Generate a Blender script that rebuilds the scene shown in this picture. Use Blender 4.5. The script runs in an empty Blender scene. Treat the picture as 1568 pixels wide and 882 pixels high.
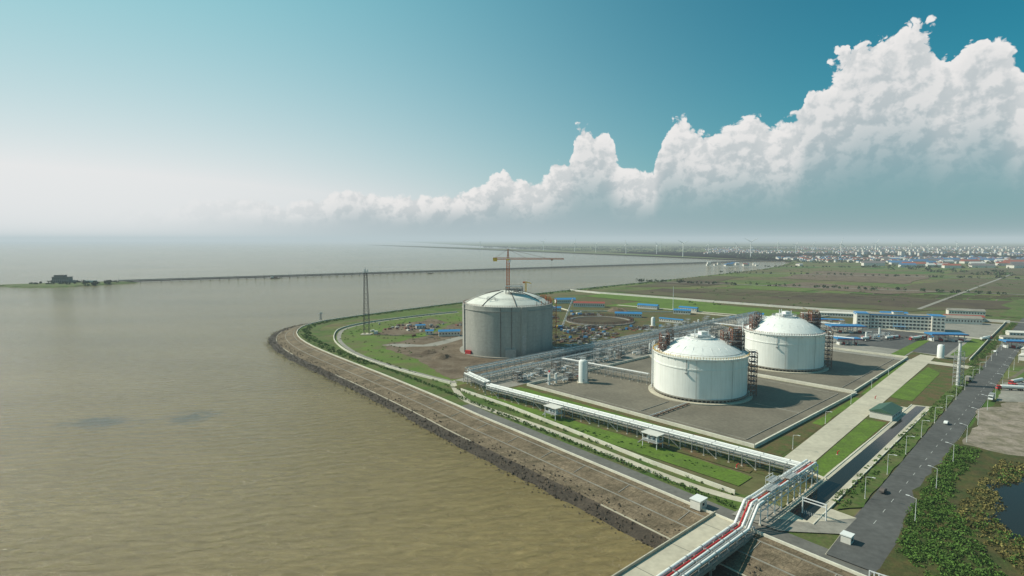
import bpy, math, random
import numpy as np
from mathutils import Vector, noise
R=random.Random(7)
rad=math.radians
scn=bpy.context.scene
col=scn.collection
scn.view_settings.view_transform='Standard'; scn.view_settings.look='None'; scn.view_settings.exposure=0
# ---------------------------------------------------------------- plant frame
OX,OY=117.0,267.0
CB,SB=math.cos(rad(42)),math.sin(rad(42))
def W(p,q,z=0.0): return (OX+p*CB-q*SB, OY+p*SB+q*CB, z)
PA=rad(42)
# ---------------------------------------------------------------- materials
def nd(nt,t,**k):
    n=nt.nodes.new(t)
    for a,b in k.items(): setattr(n,a,b)
    return n
def MA(nt,op,a,b=0.0,c=0.0,clamp=False):
    n=nd(nt,'ShaderNodeMath',operation=op); n.use_clamp=clamp
    for i,v in enumerate((a,b,c)):
        if isinstance(v,(int,float)): n.inputs[i].default_value=v
        else: nt.links.new(v,n.inputs[i])
    return n.outputs[0]
def MIX(nt,f,a,b,bt='MIX'):
    n=nd(nt,'ShaderNodeMix',data_type='RGBA',blend_type=bt)
    for i,v in ((0,f),(6,a),(7,b)):
        if isinstance(v,(int,float)): n.inputs[i].default_value=v
        elif isinstance(v,tuple): n.inputs[i].default_value=(v[0],v[1],v[2],1)
        else: nt.links.new(v,n.inputs[i])
    return n.outputs[2]
def RAMP(nt,f,stops):
    n=nd(nt,'ShaderNodeValToRGB'); cr=n.color_ramp
    while len(cr.elements)<len(stops): cr.elements.new(0.5)
    for e,(p,c) in zip(cr.elements,stops):
        e.position=p; e.color=(c,c,c,1) if isinstance(c,(int,float)) else (c[0],c[1],c[2],1)
    nt.links.new(f,n.inputs[0]); return n.outputs[0]
def SS(nt,v,a,b_):
    n=nd(nt,'ShaderNodeMapRange',interpolation_type='SMOOTHSTEP'); n.inputs[1].default_value=a; n.inputs[2].default_value=b_; nt.links.new(v,n.inputs[0]); return n.outputs[0]
def NOISE(nt,vec,scale,detail=5,rough=0.6,dist=0):
    n=nd(nt,'ShaderNodeTexNoise'); n.inputs['Scale'].default_value=scale
    n.inputs['Detail'].default_value=detail; n.inputs['Roughness'].default_value=rough
    n.inputs['Distortion'].default_value=dist
    nt.links.new(vec,n.inputs['Vector']); return n.outputs['Fac']
def MAPN(nt,vec,rot=0,scale=(1,1,1),loc=(0,0,0)):
    n=nd(nt,'ShaderNodeMapping'); n.inputs['Rotation'].default_value=(0,0,rot)
    n.inputs['Scale'].default_value=scale; n.inputs['Location'].default_value=loc
    nt.links.new(vec,n.inputs['Vector']); return n.outputs[0]
def newmat(name,rough=0.8,metal=0.0,spec=0.3):
    m=bpy.data.materials.new(name); m.use_nodes=True; nt=m.node_tree
    b=nt.nodes['Principled BSDF']; b.inputs['Roughness'].default_value=rough; b.inputs['Metallic'].default_value=metal
    b.inputs['Specular IOR Level'].default_value=spec
    g=nd(nt,'ShaderNodeNewGeometry'); return m,nt,b,g.outputs['Position'],g
def bump(nt,b,h,strength,dist):
    n=nd(nt,'ShaderNodeBump'); n.inputs['Strength'].default_value=strength; n.inputs['Distance'].default_value=dist
    nt.links.new(h,n.inputs['Height']); nt.links.new(n.outputs[0],b.inputs['Normal'])
def simple(name,c,var=0.25,sc=0.15,rough=0.75,metal=0.0,sc2=None,spec=0.3,island=0.0,bmp=0):
    m,nt,b,pos,g=newmat(name,rough,metal,spec)
    n1=NOISE(nt,pos,sc,5,0.65); n2=NOISE(nt,pos,sc2 or sc*9,3,0.6)
    f=MA(nt,'ADD',MA(nt,'MULTIPLY',n1,0.6),MA(nt,'MULTIPLY',n2,0.4))
    f=RAMP(nt,f,[(0.32,0.0),(0.68,1.0)])
    lo=tuple(x*(1-var) for x in c); hi=tuple(min(1,x*(1+var)) for x in c)
    o=MIX(nt,f,lo,hi)
    if island>0:
        v=MA(nt,'MULTIPLY_ADD',g.outputs['Random Per Island'],island*2,1-island)
        o=MIX(nt,1.0,o,v,'MULTIPLY')
    nt.links.new(o,b.inputs['Base Color'])
    if bmp: bump(nt,b,n2,0.6,bmp)
    return m
def patchy(name,cs,scs,rough=0.9,bmp=0.15,stripes=None):
    m,nt,b,pos,g=newmat(name,rough,0,0.15)
    n1=RAMP(nt,NOISE(nt,pos,scs[0],7,0.68,0.3),[(0.38,0.0),(0.62,1.0)])
    n2=RAMP(nt,NOISE(nt,pos,scs[1],6,0.7),[(0.42,0.0),(0.62,1.0)])
    n3=NOISE(nt,pos,scs[2],5,0.7)
    o=MIX(nt,n1,cs[0],cs[1]); o=MIX(nt,MA(nt,'MULTIPLY',n2,0.75),o,cs[2])
    k=MA(nt,'MULTIPLY_ADD',n3,1.2,0.40); o=MIX(nt,1.0,o,k,'MULTIPLY')
    if stripes:
        v=MAPN(nt,pos,-PA); w=nd(nt,'ShaderNodeTexWave'); w.inputs['Scale'].default_value=stripes; w.inputs['Distortion'].default_value=3.5; w.inputs['Detail'].default_value=3
        nt.links.new(v,w.inputs[0]); o=MIX(nt,MA(nt,'MULTIPLY',w.outputs['Fac'],0.4),o,cs[2])
    nt.links.new(o,b.inputs['Base Color'])
    if bmp: bump(nt,b,n3,0.7,bmp)
    return m
white=simple('white_paint',(0.74,0.75,0.72),0.05,0.05,0.45,sc2=0.6)
white_steel=simple('white_steel',(0.66,0.67,0.66),0.1,0.3,0.45)
steel=simple('galvanised_steel',(0.36,0.37,0.36),0.25,0.5,0.5,0.3)
dark_steel=simple('dark_steel',(0.12,0.10,0.09),0.3,0.5,0.6)
rust=simple('rust_red_steel',(0.20,0.085,0.055),0.3,0.5,0.6)
orange=simple('orange_paint',(0.58,0.14,0.03),0.12,0.5,0.5)
yellow=simple('yellow_paint',(0.68,0.42,0.05),0.12,0.5,0.5)
red=simple('red_paint',(0.45,0.03,0.03),0.15,0.5,0.5)
blue=simple('blue_roof_sheet',(0.035,0.20,0.42),0.15,0.3,0.5)
redroof=simple('red_roof_sheet',(0.30,0.07,0.05),0.2,0.3,0.6)
green_roof=simple('green_roof_sheet',(0.05,0.11,0.075),0.2,0.3,0.5)
glass=simple('dark_window_glass',(0.03,0.05,0.06),0.2,0.3,0.12,spec=0.6)
wallw=simple('white_render',(0.62,0.60,0.54),0.14,0.12,0.85)
dike=simple('dike_wall_concrete',(0.62,0.59,0.49),0.22,0.08,0.85)
conc=simple('concrete_pale',(0.47,0.43,0.335),0.22,0.05,0.9,bmp=0.02)
concg=simple('concrete_grey',(0.26,0.245,0.21),0.3,0.06,0.9,bmp=0.02)
asphalt=simple('asphalt',(0.092,0.092,0.088),0.34,0.05,0.9,bmp=0.02)
asphalt2=simple('asphalt_worn',(0.14,0.135,0.12),0.34,0.05,0.9,bmp=0.02)
yardm=simple('yard_gravel',(0.16,0.142,0.108),0.34,0.03,0.95,sc2=0.5,bmp=0.04)
tyre=simple('tyre_rubber',(0.02,0.02,0.02),0.2,1.0,0.9)
paintm=simple('road_marking_paint',(0.5,0.5,0.47),0.3,0.5,0.8)
grass=patchy('grass_lawn',((0.095,0.16,0.022),(0.125,0.205,0.03),(0.085,0.125,0.03)),(0.04,0.15,0.9))
grassp=patchy('grass_peninsula',((0.085,0.145,0.025),(0.115,0.18,0.03),(0.13,0.115,0.055)),(0.03,0.05,0.6))
grassd=patchy('grass_rough',((0.055,0.10,0.02),(0.09,0.145,0.03),(0.13,0.115,0.055)),(0.03,0.09,0.6))
dirt=patchy('site_dirt',((0.15,0.108,0.07),(0.095,0.07,0.047),(0.195,0.155,0.11)),(0.02,0.06,0.5))
dirtd=patchy('ploughed_soil',((0.095,0.066,0.044),(0.13,0.092,0.06),(0.085,0.105,0.038)),(0.012,0.02,0.2),stripes=0.012)
dirtk=patchy('dark_soil',((0.058,0.042,0.032),(0.085,0.06,0.042),(0.10,0.085,0.045)),(0.015,0.03,0.2),stripes=0.02)
browngrass=patchy('brown_green_verge',((0.09,0.085,0.035),(0.065,0.105,0.025),(0.15,0.09,0.05)),(0.05,0.12,0.8))
rubble=patchy('rubble_lot',((0.34,0.28,0.23),(0.25,0.21,0.17),(0.13,0.12,0.07)),(0.05,0.12,0.6),bmp=0.4)
marsh=patchy('marsh_ground',((0.065,0.06,0.025),(0.10,0.085,0.03),(0.04,0.07,0.018)),(0.05,0.15,0.8),bmp=0.4)
leaf=simple('leaf_green',(0.065,0.13,0.02),0.45,0.12,0.8,island=0.45)
leafb=simple('leaf_olive',(0.155,0.135,0.04),0.5,0.06,0.8,island=0.5)
leafdist=simple('leaf_distant',(0.035,0.065,0.025),0.3,0.004,0.9,island=0.3)
# land base
m,nt,b,pos,g=newmat('land_fields',0.95,0,0.1); land_m=m
v=MAPN(nt,pos,-PA)
br=nd(nt,'ShaderNodeTexBrick'); br.inputs['Scale'].default_value=1.0; br.inputs['Brick Width'].default_value=240; br.inputs['Row Height'].default_value=46
br.inputs['Mortar Size'].default_value=1.6; br.inputs['Mortar Smooth'].default_value=0.2
br.inputs['Color1'].default_value=(0.06,0.125,0.026,1); br.inputs['Color2'].default_value=(0.15,0.165,0.055,1); br.inputs['Mortar'].default_value=(0.16,0.14,0.10,1)
wn=nd(nt,'ShaderNodeVectorMath',operation='ADD'); nt.links.new(v,wn.inputs[0])
nn=nd(nt,'ShaderNodeTexNoise'); nn.inputs['Scale'].default_value=0.004; nt.links.new(pos,nn.inputs[0])
sc_=nd(nt,'ShaderNodeVectorMath',operation='SCALE'); sc_.inputs['Scale'].default_value=60; nt.links.new(nn.outputs['Color'],sc_.inputs[0]); nt.links.new(sc_.outputs[0],wn.inputs[1])
nt.links.new(wn.outputs[0],br.inputs[0])
n1=RAMP(nt,NOISE(nt,MAPN(nt,pos,-PA,(0.4,1.6,1)),0.0032,7,0.65),[(0.47,0.0),(0.56,1.0)])
o=MIX(nt,MA(nt,'MULTIPLY',n1,0.75),br.outputs['Color'],(0.15,0.11,0.068))
n2=RAMP(nt,NOISE(nt,pos,0.02,7,0.7),[(0.45,0.0),(0.62,1.0)])
o=MIX(nt,MA(nt,'MULTIPLY',n2,0.5),o,(0.05,0.095,0.02))
o=MIX(nt,1.0,o,MA(nt,'MULTIPLY_ADD',NOISE(nt,pos,0.12,4,0.7),1.1,0.45),'MULTIPLY')
nt.links.new(o,b.inputs['Base Color'])
# water
m,nt,b,pos,g=newmat('sea_water',0.13,0,0.5); water_m=m
b.inputs['IOR'].default_value=1.33
o=MIX(nt,RAMP(nt,NOISE(nt,MAPN(nt,pos,-rad(25),(0.5,1.6,1)),0.004,5,0.55),[(0.35,0.0),(0.65,1.0)]),(0.185,0.140,0.054),(0.25,0.19,0.082))
sxy=nd(nt,'ShaderNodeSeparateXYZ'); nt.links.new(pos,sxy.inputs[0])
tot=None
for cx,cy,rx,ry in((-236,322,30,15),(-192,331,20,20)):
    dx=MA(nt,'DIVIDE',MA(nt,'SUBTRACT',sxy.outputs[0],cx),rx); dy=MA(nt,'DIVIDE',MA(nt,'SUBTRACT',sxy.outputs[1],cy),ry)
    d2=MA(nt,'SQRT',MA(nt,'ADD',MA(nt,'MULTIPLY',dx,dx),MA(nt,'MULTIPLY',dy,dy)))
    t_=MA(nt,'SUBTRACT',1.0,MA(nt,'ADD',d2,MA(nt,'MULTIPLY',MA(nt,'SUBTRACT',NOISE(nt,pos,0.09,5,0.7),0.5),2.2)),clamp=True)
    tot=t_ if tot is None else MA(nt,'MAXIMUM',tot,t_)
o=MIX(nt,MA(nt,'MULTIPLY',SS(nt,tot,0.0,0.9),0.85),o,(0.08,0.085,0.06))
wv=nd(nt,'ShaderNodeTexWave',wave_type='BANDS',bands_direction='Y',wave_profile='SIN')
wv.inputs['Scale'].default_value=0.05; wv.inputs['Distortion'].default_value=9; wv.inputs['Detail'].default_value=3; wv.inputs['Detail Scale'].default_value=0.6
nt.links.new(MAPN(nt,pos,rad(-12)),wv.inputs[0])
rip=NOISE(nt,MAPN(nt,pos,rad(-14),(0.4,1.3,1)),0.32,7,0.68,0.6)
o=MIX(nt,1.0,o,MA(nt,'MULTIPLY_ADD',rip,1.1,0.45),'MULTIPLY')
nt.links.new(o,b.inputs['Base Color'])
h=MA(nt,'ADD',MA(nt,'MULTIPLY',wv.outputs['Fac'],0.22),rip)
bump(nt,b,h,0.9,1.55)
m,nt,b,pos,g=newmat('pond_water',0.10,0,0.25); pond_m=m; b.inputs['Base Color'].default_value=(0.018,0.018,0.012,1)
bump(nt,b,NOISE(nt,pos,1.2),0.15,0.05)
# revetment
m,nt,b,pos,g=newmat('revetment_stone',0.92,0,0.15); rev1=m
v=MAPN(nt,pos,-rad(128.3))
def brk(w_,h_,ms):
    br=nd(nt,'ShaderNodeTexBrick'); br.offset=0.5; br.inputs['Scale'].default_value=1; br.inputs['Brick Width'].default_value=w_; br.inputs['Row Height'].default_value=h_
    br.inputs['Mortar Size'].default_value=ms; br.inputs['Color1'].default_value=(1,1,1,1); br.inputs['Color2'].default_value=(0.80,0.80,0.80,1); br.inputs['Mortar'].default_value=(0.55,0.55,0.53,1)
    nt.links.new(v,br.inputs[0]); return br.outputs['Color']
n1=RAMP(nt,NOISE(nt,pos,0.05,8,0.74,0.5),[(0.38,0.0),(0.62,1.0)])
o=MIX(nt,n1,(0.29,0.225,0.15),(0.18,0.14,0.093))
o=MIX(nt,RAMP(nt,NOISE(nt,MAPN(nt,pos,-rad(128.3),(0.15,1,1)),0.25,6,0.7),[(0.48,0.0),(0.66,0.85)]),o,(0.115,0.095,0.06))
o=MIX(nt,0.7,o,MIX(nt,1.0,o,brk(13,4.6,0.2),'MULTIPLY')); o=MIX(nt,0.6,o,MIX(nt,1.0,o,brk(2.6,1.5,0.12),'MULTIPLY'))
n2=NOISE(nt,pos,0.9,6,0.8); o=MIX(nt,1.0,o,MA(nt,'MULTIPLY_ADD',n2,2.0,0.0),'MULTIPLY')
nt.links.new(o,b.inputs['Base Color']); bump(nt,b,n2,1.0,0.6)
rev2=simple('revetment_mud_rock',(0.06,0.045,0.031),0.5,0.12,0.7,sc2=0.9,bmp=0.6)
rock=simple('riprap_rock',(0.085,0.067,0.047),0.5,0.3,0.9,island=0.6)
# tank concrete
m,nt,b,pos,g=newmat('tank_concrete',0.85,0,0.2); tankc=m
v=nd(nt,'ShaderNodeTexCoord').outputs['Object']
n1=NOISE(nt,MAPN(nt,v,0,(1,1,0.12)),0.12,7,0.68); n2=NOISE(nt,v,0.5,6,0.72)
o=MIX(nt,RAMP(nt,n1,[(0.4,0.0),(0.66,1.0)]),(0.385,0.38,0.345),(0.29,0.29,0.265))
sx=nd(nt,'ShaderNodeSeparateXYZ'); nt.links.new(v,sx.inputs[0])
ln=MA(nt,'LESS_THAN',MA(nt,'MODULO',sx.outputs[2],4.4),0.18)
at=MA(nt,'MULTIPLY',MA(nt,'ARCTAN2',sx.outputs[1],sx.outputs[0]),41.0)
lv=MA(nt,'LESS_THAN',MA(nt,'MODULO',MA(nt,'ADD',at,200.0),6.2),0.16)
ll=MA(nt,'MAXIMUM',ln,MA(nt,'MULTIPLY',lv,0.35))
o=MIX(nt,MA(nt,'MULTIPLY',ll,0.25),o,(0.14,0.14,0.13))
o=MIX(nt,MA(nt,'MULTIPLY',SS(nt,sx.outputs[2],9.0,0.0),0.4),o,(0.16,0.15,0.13))
o=MIX(nt,1.0,o,MA(nt,'MULTIPLY_ADD',n2,0.6,0.7),'MULTIPLY')
nt.links.new(o,b.inputs['Base Color'])
m,nt,b,pos,g=newmat('tank_white',0.5,0,0.35); tankw=m
v=nd(nt,'ShaderNodeTexCoord').outputs['Object']
n1=NOISE(nt,MAPN(nt,v,0,(1,1,0.06)),0.5,5,0.7); n2=NOISE(nt,v,0.08,4,0.6)
o=MIX(nt,RAMP(nt,n1,[(0.45,0.0),(0.75,1.0)]),(0.80,0.81,0.77),(0.68,0.68,0.63)); o=MIX(nt,1.0,o,MA(nt,'MULTIPLY_ADD',n2,0.25,0.86),'MULTIPLY')
nt.links.new(o,b.inputs['Base Color'])
# ---------------------------------------------------------------- mesh builder
class MB:
    def __init__(s): s.v=[];s.f=[];s.mi=[];s.mats=[]
    def m(s,mat):
        if mat not in s.mats: s.mats.append(mat)
        return s.mats.index(mat)
    def add(s,vs,fs,mat):
        o=len(s.v); s.v+=[tuple(x) for x in vs]; i=s.m(mat)
        for f in fs: s.f.append(tuple(o+k for k in f)); s.mi.append(i)
    def box(s,c,sz,mat,rz=0.0):
        cx,cy,cz=c; a,b_,h=sz[0]/2,sz[1]/2,sz[2]/2; C,S=math.cos(rz),math.sin(rz)
        vs=[(cx+x*C-y*S,cy+x*S+y*C,cz+z) for z in(-h,h) for x,y in((-a,-b_),(a,-b_),(a,b_),(-a,b_))]
        s.add(vs,[(3,2,1,0),(4,5,6,7),(0,1,5,4),(1,2,6,5),(2,3,7,6),(3,0,4,7)],mat)
    def beam(s,p,q,w,mat,n=4,w2=None):
        p=Vector(p);q=Vector(q);d=(q-p)
        if d.length<1e-6:return
        d.normalize(); up=Vector((0,0,1)) if abs(d.z)<0.95 else Vector((1,0,0))
        a=d.cross(up).normalized(); b_=d.cross(a)
        w2=w if w2 is None else w2; vs=[]
        for P,r in((p,w/2),(q,w2/2)):
            for i in range(n):
                t=2*math.pi*(i+0.5)/n; k=r*(1.414 if n==4 else 1)
                vs.append(P+a*math.cos(t)*k+b_*math.sin(t)*k)
        fs=[(i,(i+1)%n,n+(i+1)%n,n+i) for i in range(n)]+[tuple(range(n))[::-1],tuple(range(n,2*n))]
        s.add(vs,fs,mat)
    def lathe(s,prof,mat,n=96,c=(0,0)):
        vs=[];fs=[]
        for r,z in prof:
            for i in range(n):
                t=2*math.pi*i/n; vs.append((c[0]+r*math.cos(t),c[1]+r*math.sin(t),z))
        for j in range(len(prof)-1):
            for i in range(n):
                k=(i+1)%n; fs.append((j*n+i,j*n+k,(j+1)*n+k,(j+1)*n+i))
        s.add(vs,fs,mat)
    def prism(s,pts,z0,z1,mat):
        n=len(pts); vs=[(x,y,z0) for x,y in pts]+[(x,y,z1) for x,y in pts]
        s.add(vs,[(i,(i+1)%n,n+(i+1)%n,n+i) for i in range(n)]+[tuple(range(n,2*n))],mat)
    def obj(s,name,loc=(0,0,0),rz=0,smooth=False):
        me=bpy.data.meshes.new(name); me.from_pydata(s.v,[],s.f); 
        for mm in s.mats: me.materials.append(mm)
        me.polygons.foreach_set('material_index',s.mi)
        if smooth: me.polygons.foreach_set('use_smooth',[True]*len(me.polygons))
        me.update(); o=bpy.data.objects.new(name,me); o.location=loc; o.rotation_euler=(0,0,rz); col.objects.link(o)
        if smooth:
            try: me.set_sharp_from_angle(angle=rad(35))
            except Exception: pass
        return o
def rough(pts,amp,step=6):
    out=[];n=len(pts)
    for i in range(n):
        a=Vector(pts[i][:2]);b_=Vector(pts[(i+1)%n][:2]);L=(b_-a).length;k=max(1,int(L/step))
        nrm=Vector((-(b_-a).y,(b_-a).x))/max(L,1e-6)
        for j in range(k):
            p=a.lerp(b_,j/k); d=noise.noise(Vector((p.x*0.09,p.y*0.09,amp)))+0.5*noise.noise(Vector((p.x*0.3,p.y*0.3,3)))
            p=p+nrm*d*amp; out.append((p.x,p.y))
    return out
ZL=[0.02]
def patch(name,pts,mat,z=None,amp=0,step=6):
    if z is None: ZL[0]+=0.012; z=ZL[0]
    if amp: pts=rough(pts,amp,step)
    b_=MB(); b_.add([(p[0],p[1],z) for p in pts],[tuple(range(len(pts)))],mat)
    o=b_.obj(name)
    if o.data.polygons[0].normal.z<0: o.data.flip_normals()
    return o
def WP(*l): return [W(p,q)[:2] for p,q in l]
def normals(line):
    L=[Vector(p[:2]) for p in line]; out=[]
    for i in range(len(L)):
        a=L[max(0,i-1)];b_=L[min(len(L)-1,i+1)]; d=(b_-a).normalized(); out.append(Vector((d.y,-d.x)))
    return out
def strip_pts(line,o0,o1):
    n=normals(line); A=[(p[0]+k.x*o0,p[1]+k.y*o0) for p,k in zip(line,n)]; B=[(p[0]+k.x*o1,p[1]+k.y*o1) for p,k in zip(line,n)]
    return A,B
def strip(name,line,o0,o1,mat,z=None,z2=None):
    if z is None: ZL[0]+=0.012; z=ZL[0]
    if z2 is None: z2=z
    A,B=strip_pts(line,o0,o1); b_=MB(); n=len(A)
    b_.add([(x,y,z) for x,y in A]+[(x,y,z2) for x,y in B],[(i,n+i,n+i+1,i+1) for i in range(n-1)],mat)
    return b_.obj(name)
def wall(name,line,h,t,mat,z0=0):
    b_=MB(); A,B=strip_pts(line,-t/2,t/2)
    for i in range(len(A)-1): b_.prism([A[i],B[i],B[i+1],A[i+1]][::-1],z0,z0+h,mat)
    return b_.obj(name)
def resample(line,step):
    out=[]
    for a,b_ in zip(line[:-1],line[1:]):
        a=Vector(a[:2]);b_=Vector(b_[:2]);k=max(1,int((b_-a).length/step))
        for j in range(k): out.append(tuple(a.lerp(b_,j/k)))
    out.append(tuple(line[-1][:2])); return out
def smoothl(line,it=2):
    L=[Vector(p[:2]) for p in line]
    for _ in range(it):
        N=[L[0]]
        for a,b_ in zip(L[:-1],L[1:]): N+= [a.lerp(b_,0.25),a.lerp(b_,0.75)]
        N.append(L[-1]); L=N
    return [tuple(p) for p in L]
# ---------------------------------------------------------------- leaf masses
def leafmass(name,clumps,mat,per=60,size=0.7):
    rs=np.random.RandomState(len(clumps)+int(size*10)); cl=np.array(clumps,float)
    n=len(cl)*per; c=np.repeat(cl,per,0)
    d=rs.normal(size=(n,3)); d/=np.linalg.norm(d,axis=1)[:,None]; rr=rs.uniform(0.35,1.0,n)**0.5*rs.uniform(0.8,1.15,n)
    P=c[:,:3]+d*np.stack([c[:,3]*rr,c[:,3]*rr,c[:,4]*rr],1); P[:,2]=np.maximum(P[:,2],c[:,2]-c[:,4]*0.8)
    a=rs.normal(size=(n,3)); a/=np.linalg.norm(a,axis=1)[:,None]; e=rs.normal(size=(n,3)); e-=a*(e*a).sum(1)[:,None]; e/=np.linalg.norm(e,axis=1)[:,None]
    s=size*rs.uniform(0.5,1.2,n)[:,None]
    V=np.stack([P-a*s,P+e*s*0.6,P+a*s,P-e*s*0.6],1).reshape(-1,3)
    me=bpy.data.meshes.new(name); me.vertices.add(len(V)); me.vertices.foreach_set('co',V.ravel())
    me.loops.add(4*n); me.loops.foreach_set('vertex_index',np.arange(4*n)); me.polygons.add(n); me.polygons.foreach_set('loop_start',np.arange(n)*4)
    me.materials.append(mat); me.update(calc_edges=True); o=bpy.data.objects.new(name,me); col.objects.link(o); return o
def inpoly(x,y,poly):
    r=False;j=len(poly)-1
    for i in range(len(poly)):
        xi,yi=poly[i][:2];xj,yj=poly[j][:2]
        if (yi>y)!=(yj>y) and x<(xj-xi)*(y-yi)/(yj-yi)+xi: r=not r
        j=i
    return r
def scatter(poly,n,rmin,rmax,hk=0.8,thr=None,sc=0.05):
    xs=[p[0] for p in poly];ys=[p[1] for p in poly];out=[];k=0
    while len(out)<n and k<n*40:
        k+=1;x=R.uniform(min(xs),max(xs));y=R.uniform(min(ys),max(ys))
        if not inpoly(x,y,poly): continue
        if thr is not None and noise.noise(Vector((x*sc,y*sc,5.3)))<thr: continue
        r=R.uniform(rmin,rmax); out.append((x,y,r*0.3*hk,r,r*hk))
    return out
# ---------------------------------------------------------------- terrain
crest=[(400,-210),(200,42),(104,162),(73,201),(57,222),(34,251),(5,288),(-16,314),(-38,344),(-63,376),(-94,415),(-130,458),(-166,502),(-197,543),(-220,580),(-237,618),(-244,656),(-240,688),(-227,717),(-197,761),(-155,819),(-88,905),(19,1036),(159,1193),(344,1384),(610,1678),(958,2080),(1250,2560)]
crest=[crest[0]]+smoothl(crest[1:],1)
far=[(1330,2700),(1402,3167),(1350,3700),(1084,4377),(435,5747),(-738,7666),(-1920,10224),(-3372,13148),(-9000,45000),(45000,45000),(45000,-2000),(600,-900)]
patch('ground',crest+rough(far[:8],40,150)+far[8:],land_m,0.0)
b_=MB(); b_.add([(-45000,-3000,-5),(45000,-3000,-5),(45000,45000,-5),(-45000,45000,-5)],[(0,1,2,3)],water_m); b_.obj('sea_water')
def wid(p):
    x,y=p[:2]
    if y<690: return 29.0
    return max(12.0,29-(y-690)*0.2)
crl=resample(crest,7) ; nr=normals(crl)
rv=MB();n=len(crl)
prof=[(0,0.0),(0.12,-0.5),(0.36,-1.9),(0.40,-2.3),(0.7,-3.9),(0.74,-4.3),(1.0,-5.1),(1.5,-8)]
vs=[]
for o_,z in prof:
    for p,k in zip(crl,nr):
        w_=wid(p)*o_; jx=noise.noise(Vector((p[0]*0.1,p[1]*0.1,o_*9)))
        if o_>=0.9: w_+=jx*2.5
        vs.append((p[0]-k.x*w_,p[1]-k.y*w_,z))
rv.v+=vs
for j in range(len(prof)-1):
    i_=rv.m(rev1 if j<4 else rev2)
    for i in range(n-1): rv.f.append((j*n+i,j*n+i+1,(j+1)*n+i+1,(j+1)*n+i)); rv.mi.append(i_)
rv.obj('sea_wall_revetment')
sb=MB()
for fr,zz,ww,mm in((0.12,-0.46,0.4,concg),(0.40,-2.28,0.45,concg),(0.71,-3.95,0.45,conc)):
    for i in range(n-1):
        if crl[i][1]>900 or crl[i][1]<0: continue
        a=crl[i];c=crl[i+1];ka=nr[i];kc=nr[i+1]; wa=wid(a)*fr;wc=wid(c)*fr
        if mm is conc and noise.noise(Vector((a[0]*.02,a[1]*.02,1)))<0.0: continue
        sb.beam((a[0]-ka.x*wa,a[1]-ka.y*wa,zz),(c[0]-kc.x*wc,c[1]-kc.y*wc,zz),ww,mm)
for i in range(0,n-1,3):
    if crl[i][1]>800 or crl[i][1]<100: continue
    a=crl[i];ka=nr[i];w_=wid(a)
    sb.beam((a[0]-ka.x*w_*.12,a[1]-ka.y*w_*.12,-0.46),(a[0]-ka.x*w_*.36,a[1]-ka.y*w_*.36,-1.85),0.3,concg)
sb.obj('revetment_step_beams')
rk=MB()
for p,k in zip(crl,nr):
    if p[1]>900 or p[1]<120: continue
    for _ in range(76):
        t=R.uniform(0.66,1.02) if R.random()<.75 else R.uniform(0.42,0.7); w_=wid(p)*t; zz=-4.15-(t-0.72)*3.2 if t>.7 else -2.4-(t-.4)*5.4
        x=p[0]-k.x*w_+R.uniform(-4,4);y=p[1]-k.y*w_+R.uniform(-4,4);s_=R.uniform(0.2,0.75)
        vs=[(x+R.uniform(.6,1)*s_*a,y+R.uniform(.6,1)*s_*b2,zz+R.uniform(.4,.9)*s_*c) for a,b2,c in((1,0,0),(0,1,0),(-1,0,0),(0,-1,0),(0,0,1),(0,0,-1))]
        rk.add(vs,[(0,1,4),(1,2,4),(2,3,4),(3,0,4),(1,0,5),(2,1,5),(3,2,5),(0,3,5)],rock)
rk.obj('riprap_rocks')
near=[p for p in crest if 100<p[1]<=1500 ]
wall('sea_wall_parapet',near,0.9,0.6,dike)
coast=[p for p in crest if p[1]<470 and p[1]>0]
pen=[p for p in crest if 440<p[1]<1100]
strip('grass_verge',near,0.6,24,grassd)
strip('coast_road',[(113,151)]+[p for p in coast if p[1]>150 and p[1]<345],1.5,8.5,asphalt2)
service=[(100,205),(80,218),(63,237),(40,268),(12,303),(-17,334),(-31,352),(-38,375),(-44,405),(-58,432),(-77,458),(-100,487),(-120,512),(-130,532),(-122,548),(-100,556)]
strip('service_path',smoothl(service,1),-2.2,2.2,conc)
iw=[(88,217),(63,247),(30,292),(-4,337),(-34,372)]
pw=[(-43,390),(-94,437),(-138,487),(-174,550),(-190,600),(-196,641),(-178,688),(-125,748),(-77,789)]
inner=smoothl(pw,2)
patch('peninsula_grass',rough(inner+[(20,860),(60,700),(-60,560),(-40,420)],2),grassp,None)
wall('boundary_wall',iw,1.8,0.5,dike); wall('boundary_wall',inner,1.5,0.7,dike)
strip('perimeter_road',inner,3,7,concg)
site=[(-44,402),(61,448),(134,533),(260,640),(300,720),(194,790),(114,870),(30,850),(-40,760),(-75,660),(-85,600),(-112,556),(-124,540),(-117,522),(-77,466)]
patch('construction_ground',site,dirt,None,4)
patch('construction_track',[(-125,538),(-115,546),(-85,540),(-56,585),(-34,680),(60,760),(66,754),(-24,672),(-44,585),(-72,532),(-100,528)],concg,None,2)
patch('construction_apron',[(80,600),(120,590),(190,650),(180,740),(60,770),(50,700)],dirtk,None,5)
patch('bare_soil',[(-150,600),(-120,590),(-95,620),(-80,690),(-100,720),(-130,680)],dirt,None,8)
patch('plant_ground',WP((-26,-60),(-40,190),(60,215),(200,420),(560,560),(600,250),(640,-30),(140,-50)),browngrass,None,2)
patch('tank_yard',WP((1,1),(143,1),(143,158),(1,158)),yardm)
patch('tank_yard',WP((147,3),(300,10),(298,158),(147,158)),yardm)
patch('process_area_ground',WP((-15,164),(300,164),(470,180),(470,235),(200,240),(60,214),(-28,205)),concg,None,1)
patch('plant_lot',WP((305,12),(470,20),(500,180),(470,178),(302,158)),concg,None,1)
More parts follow.
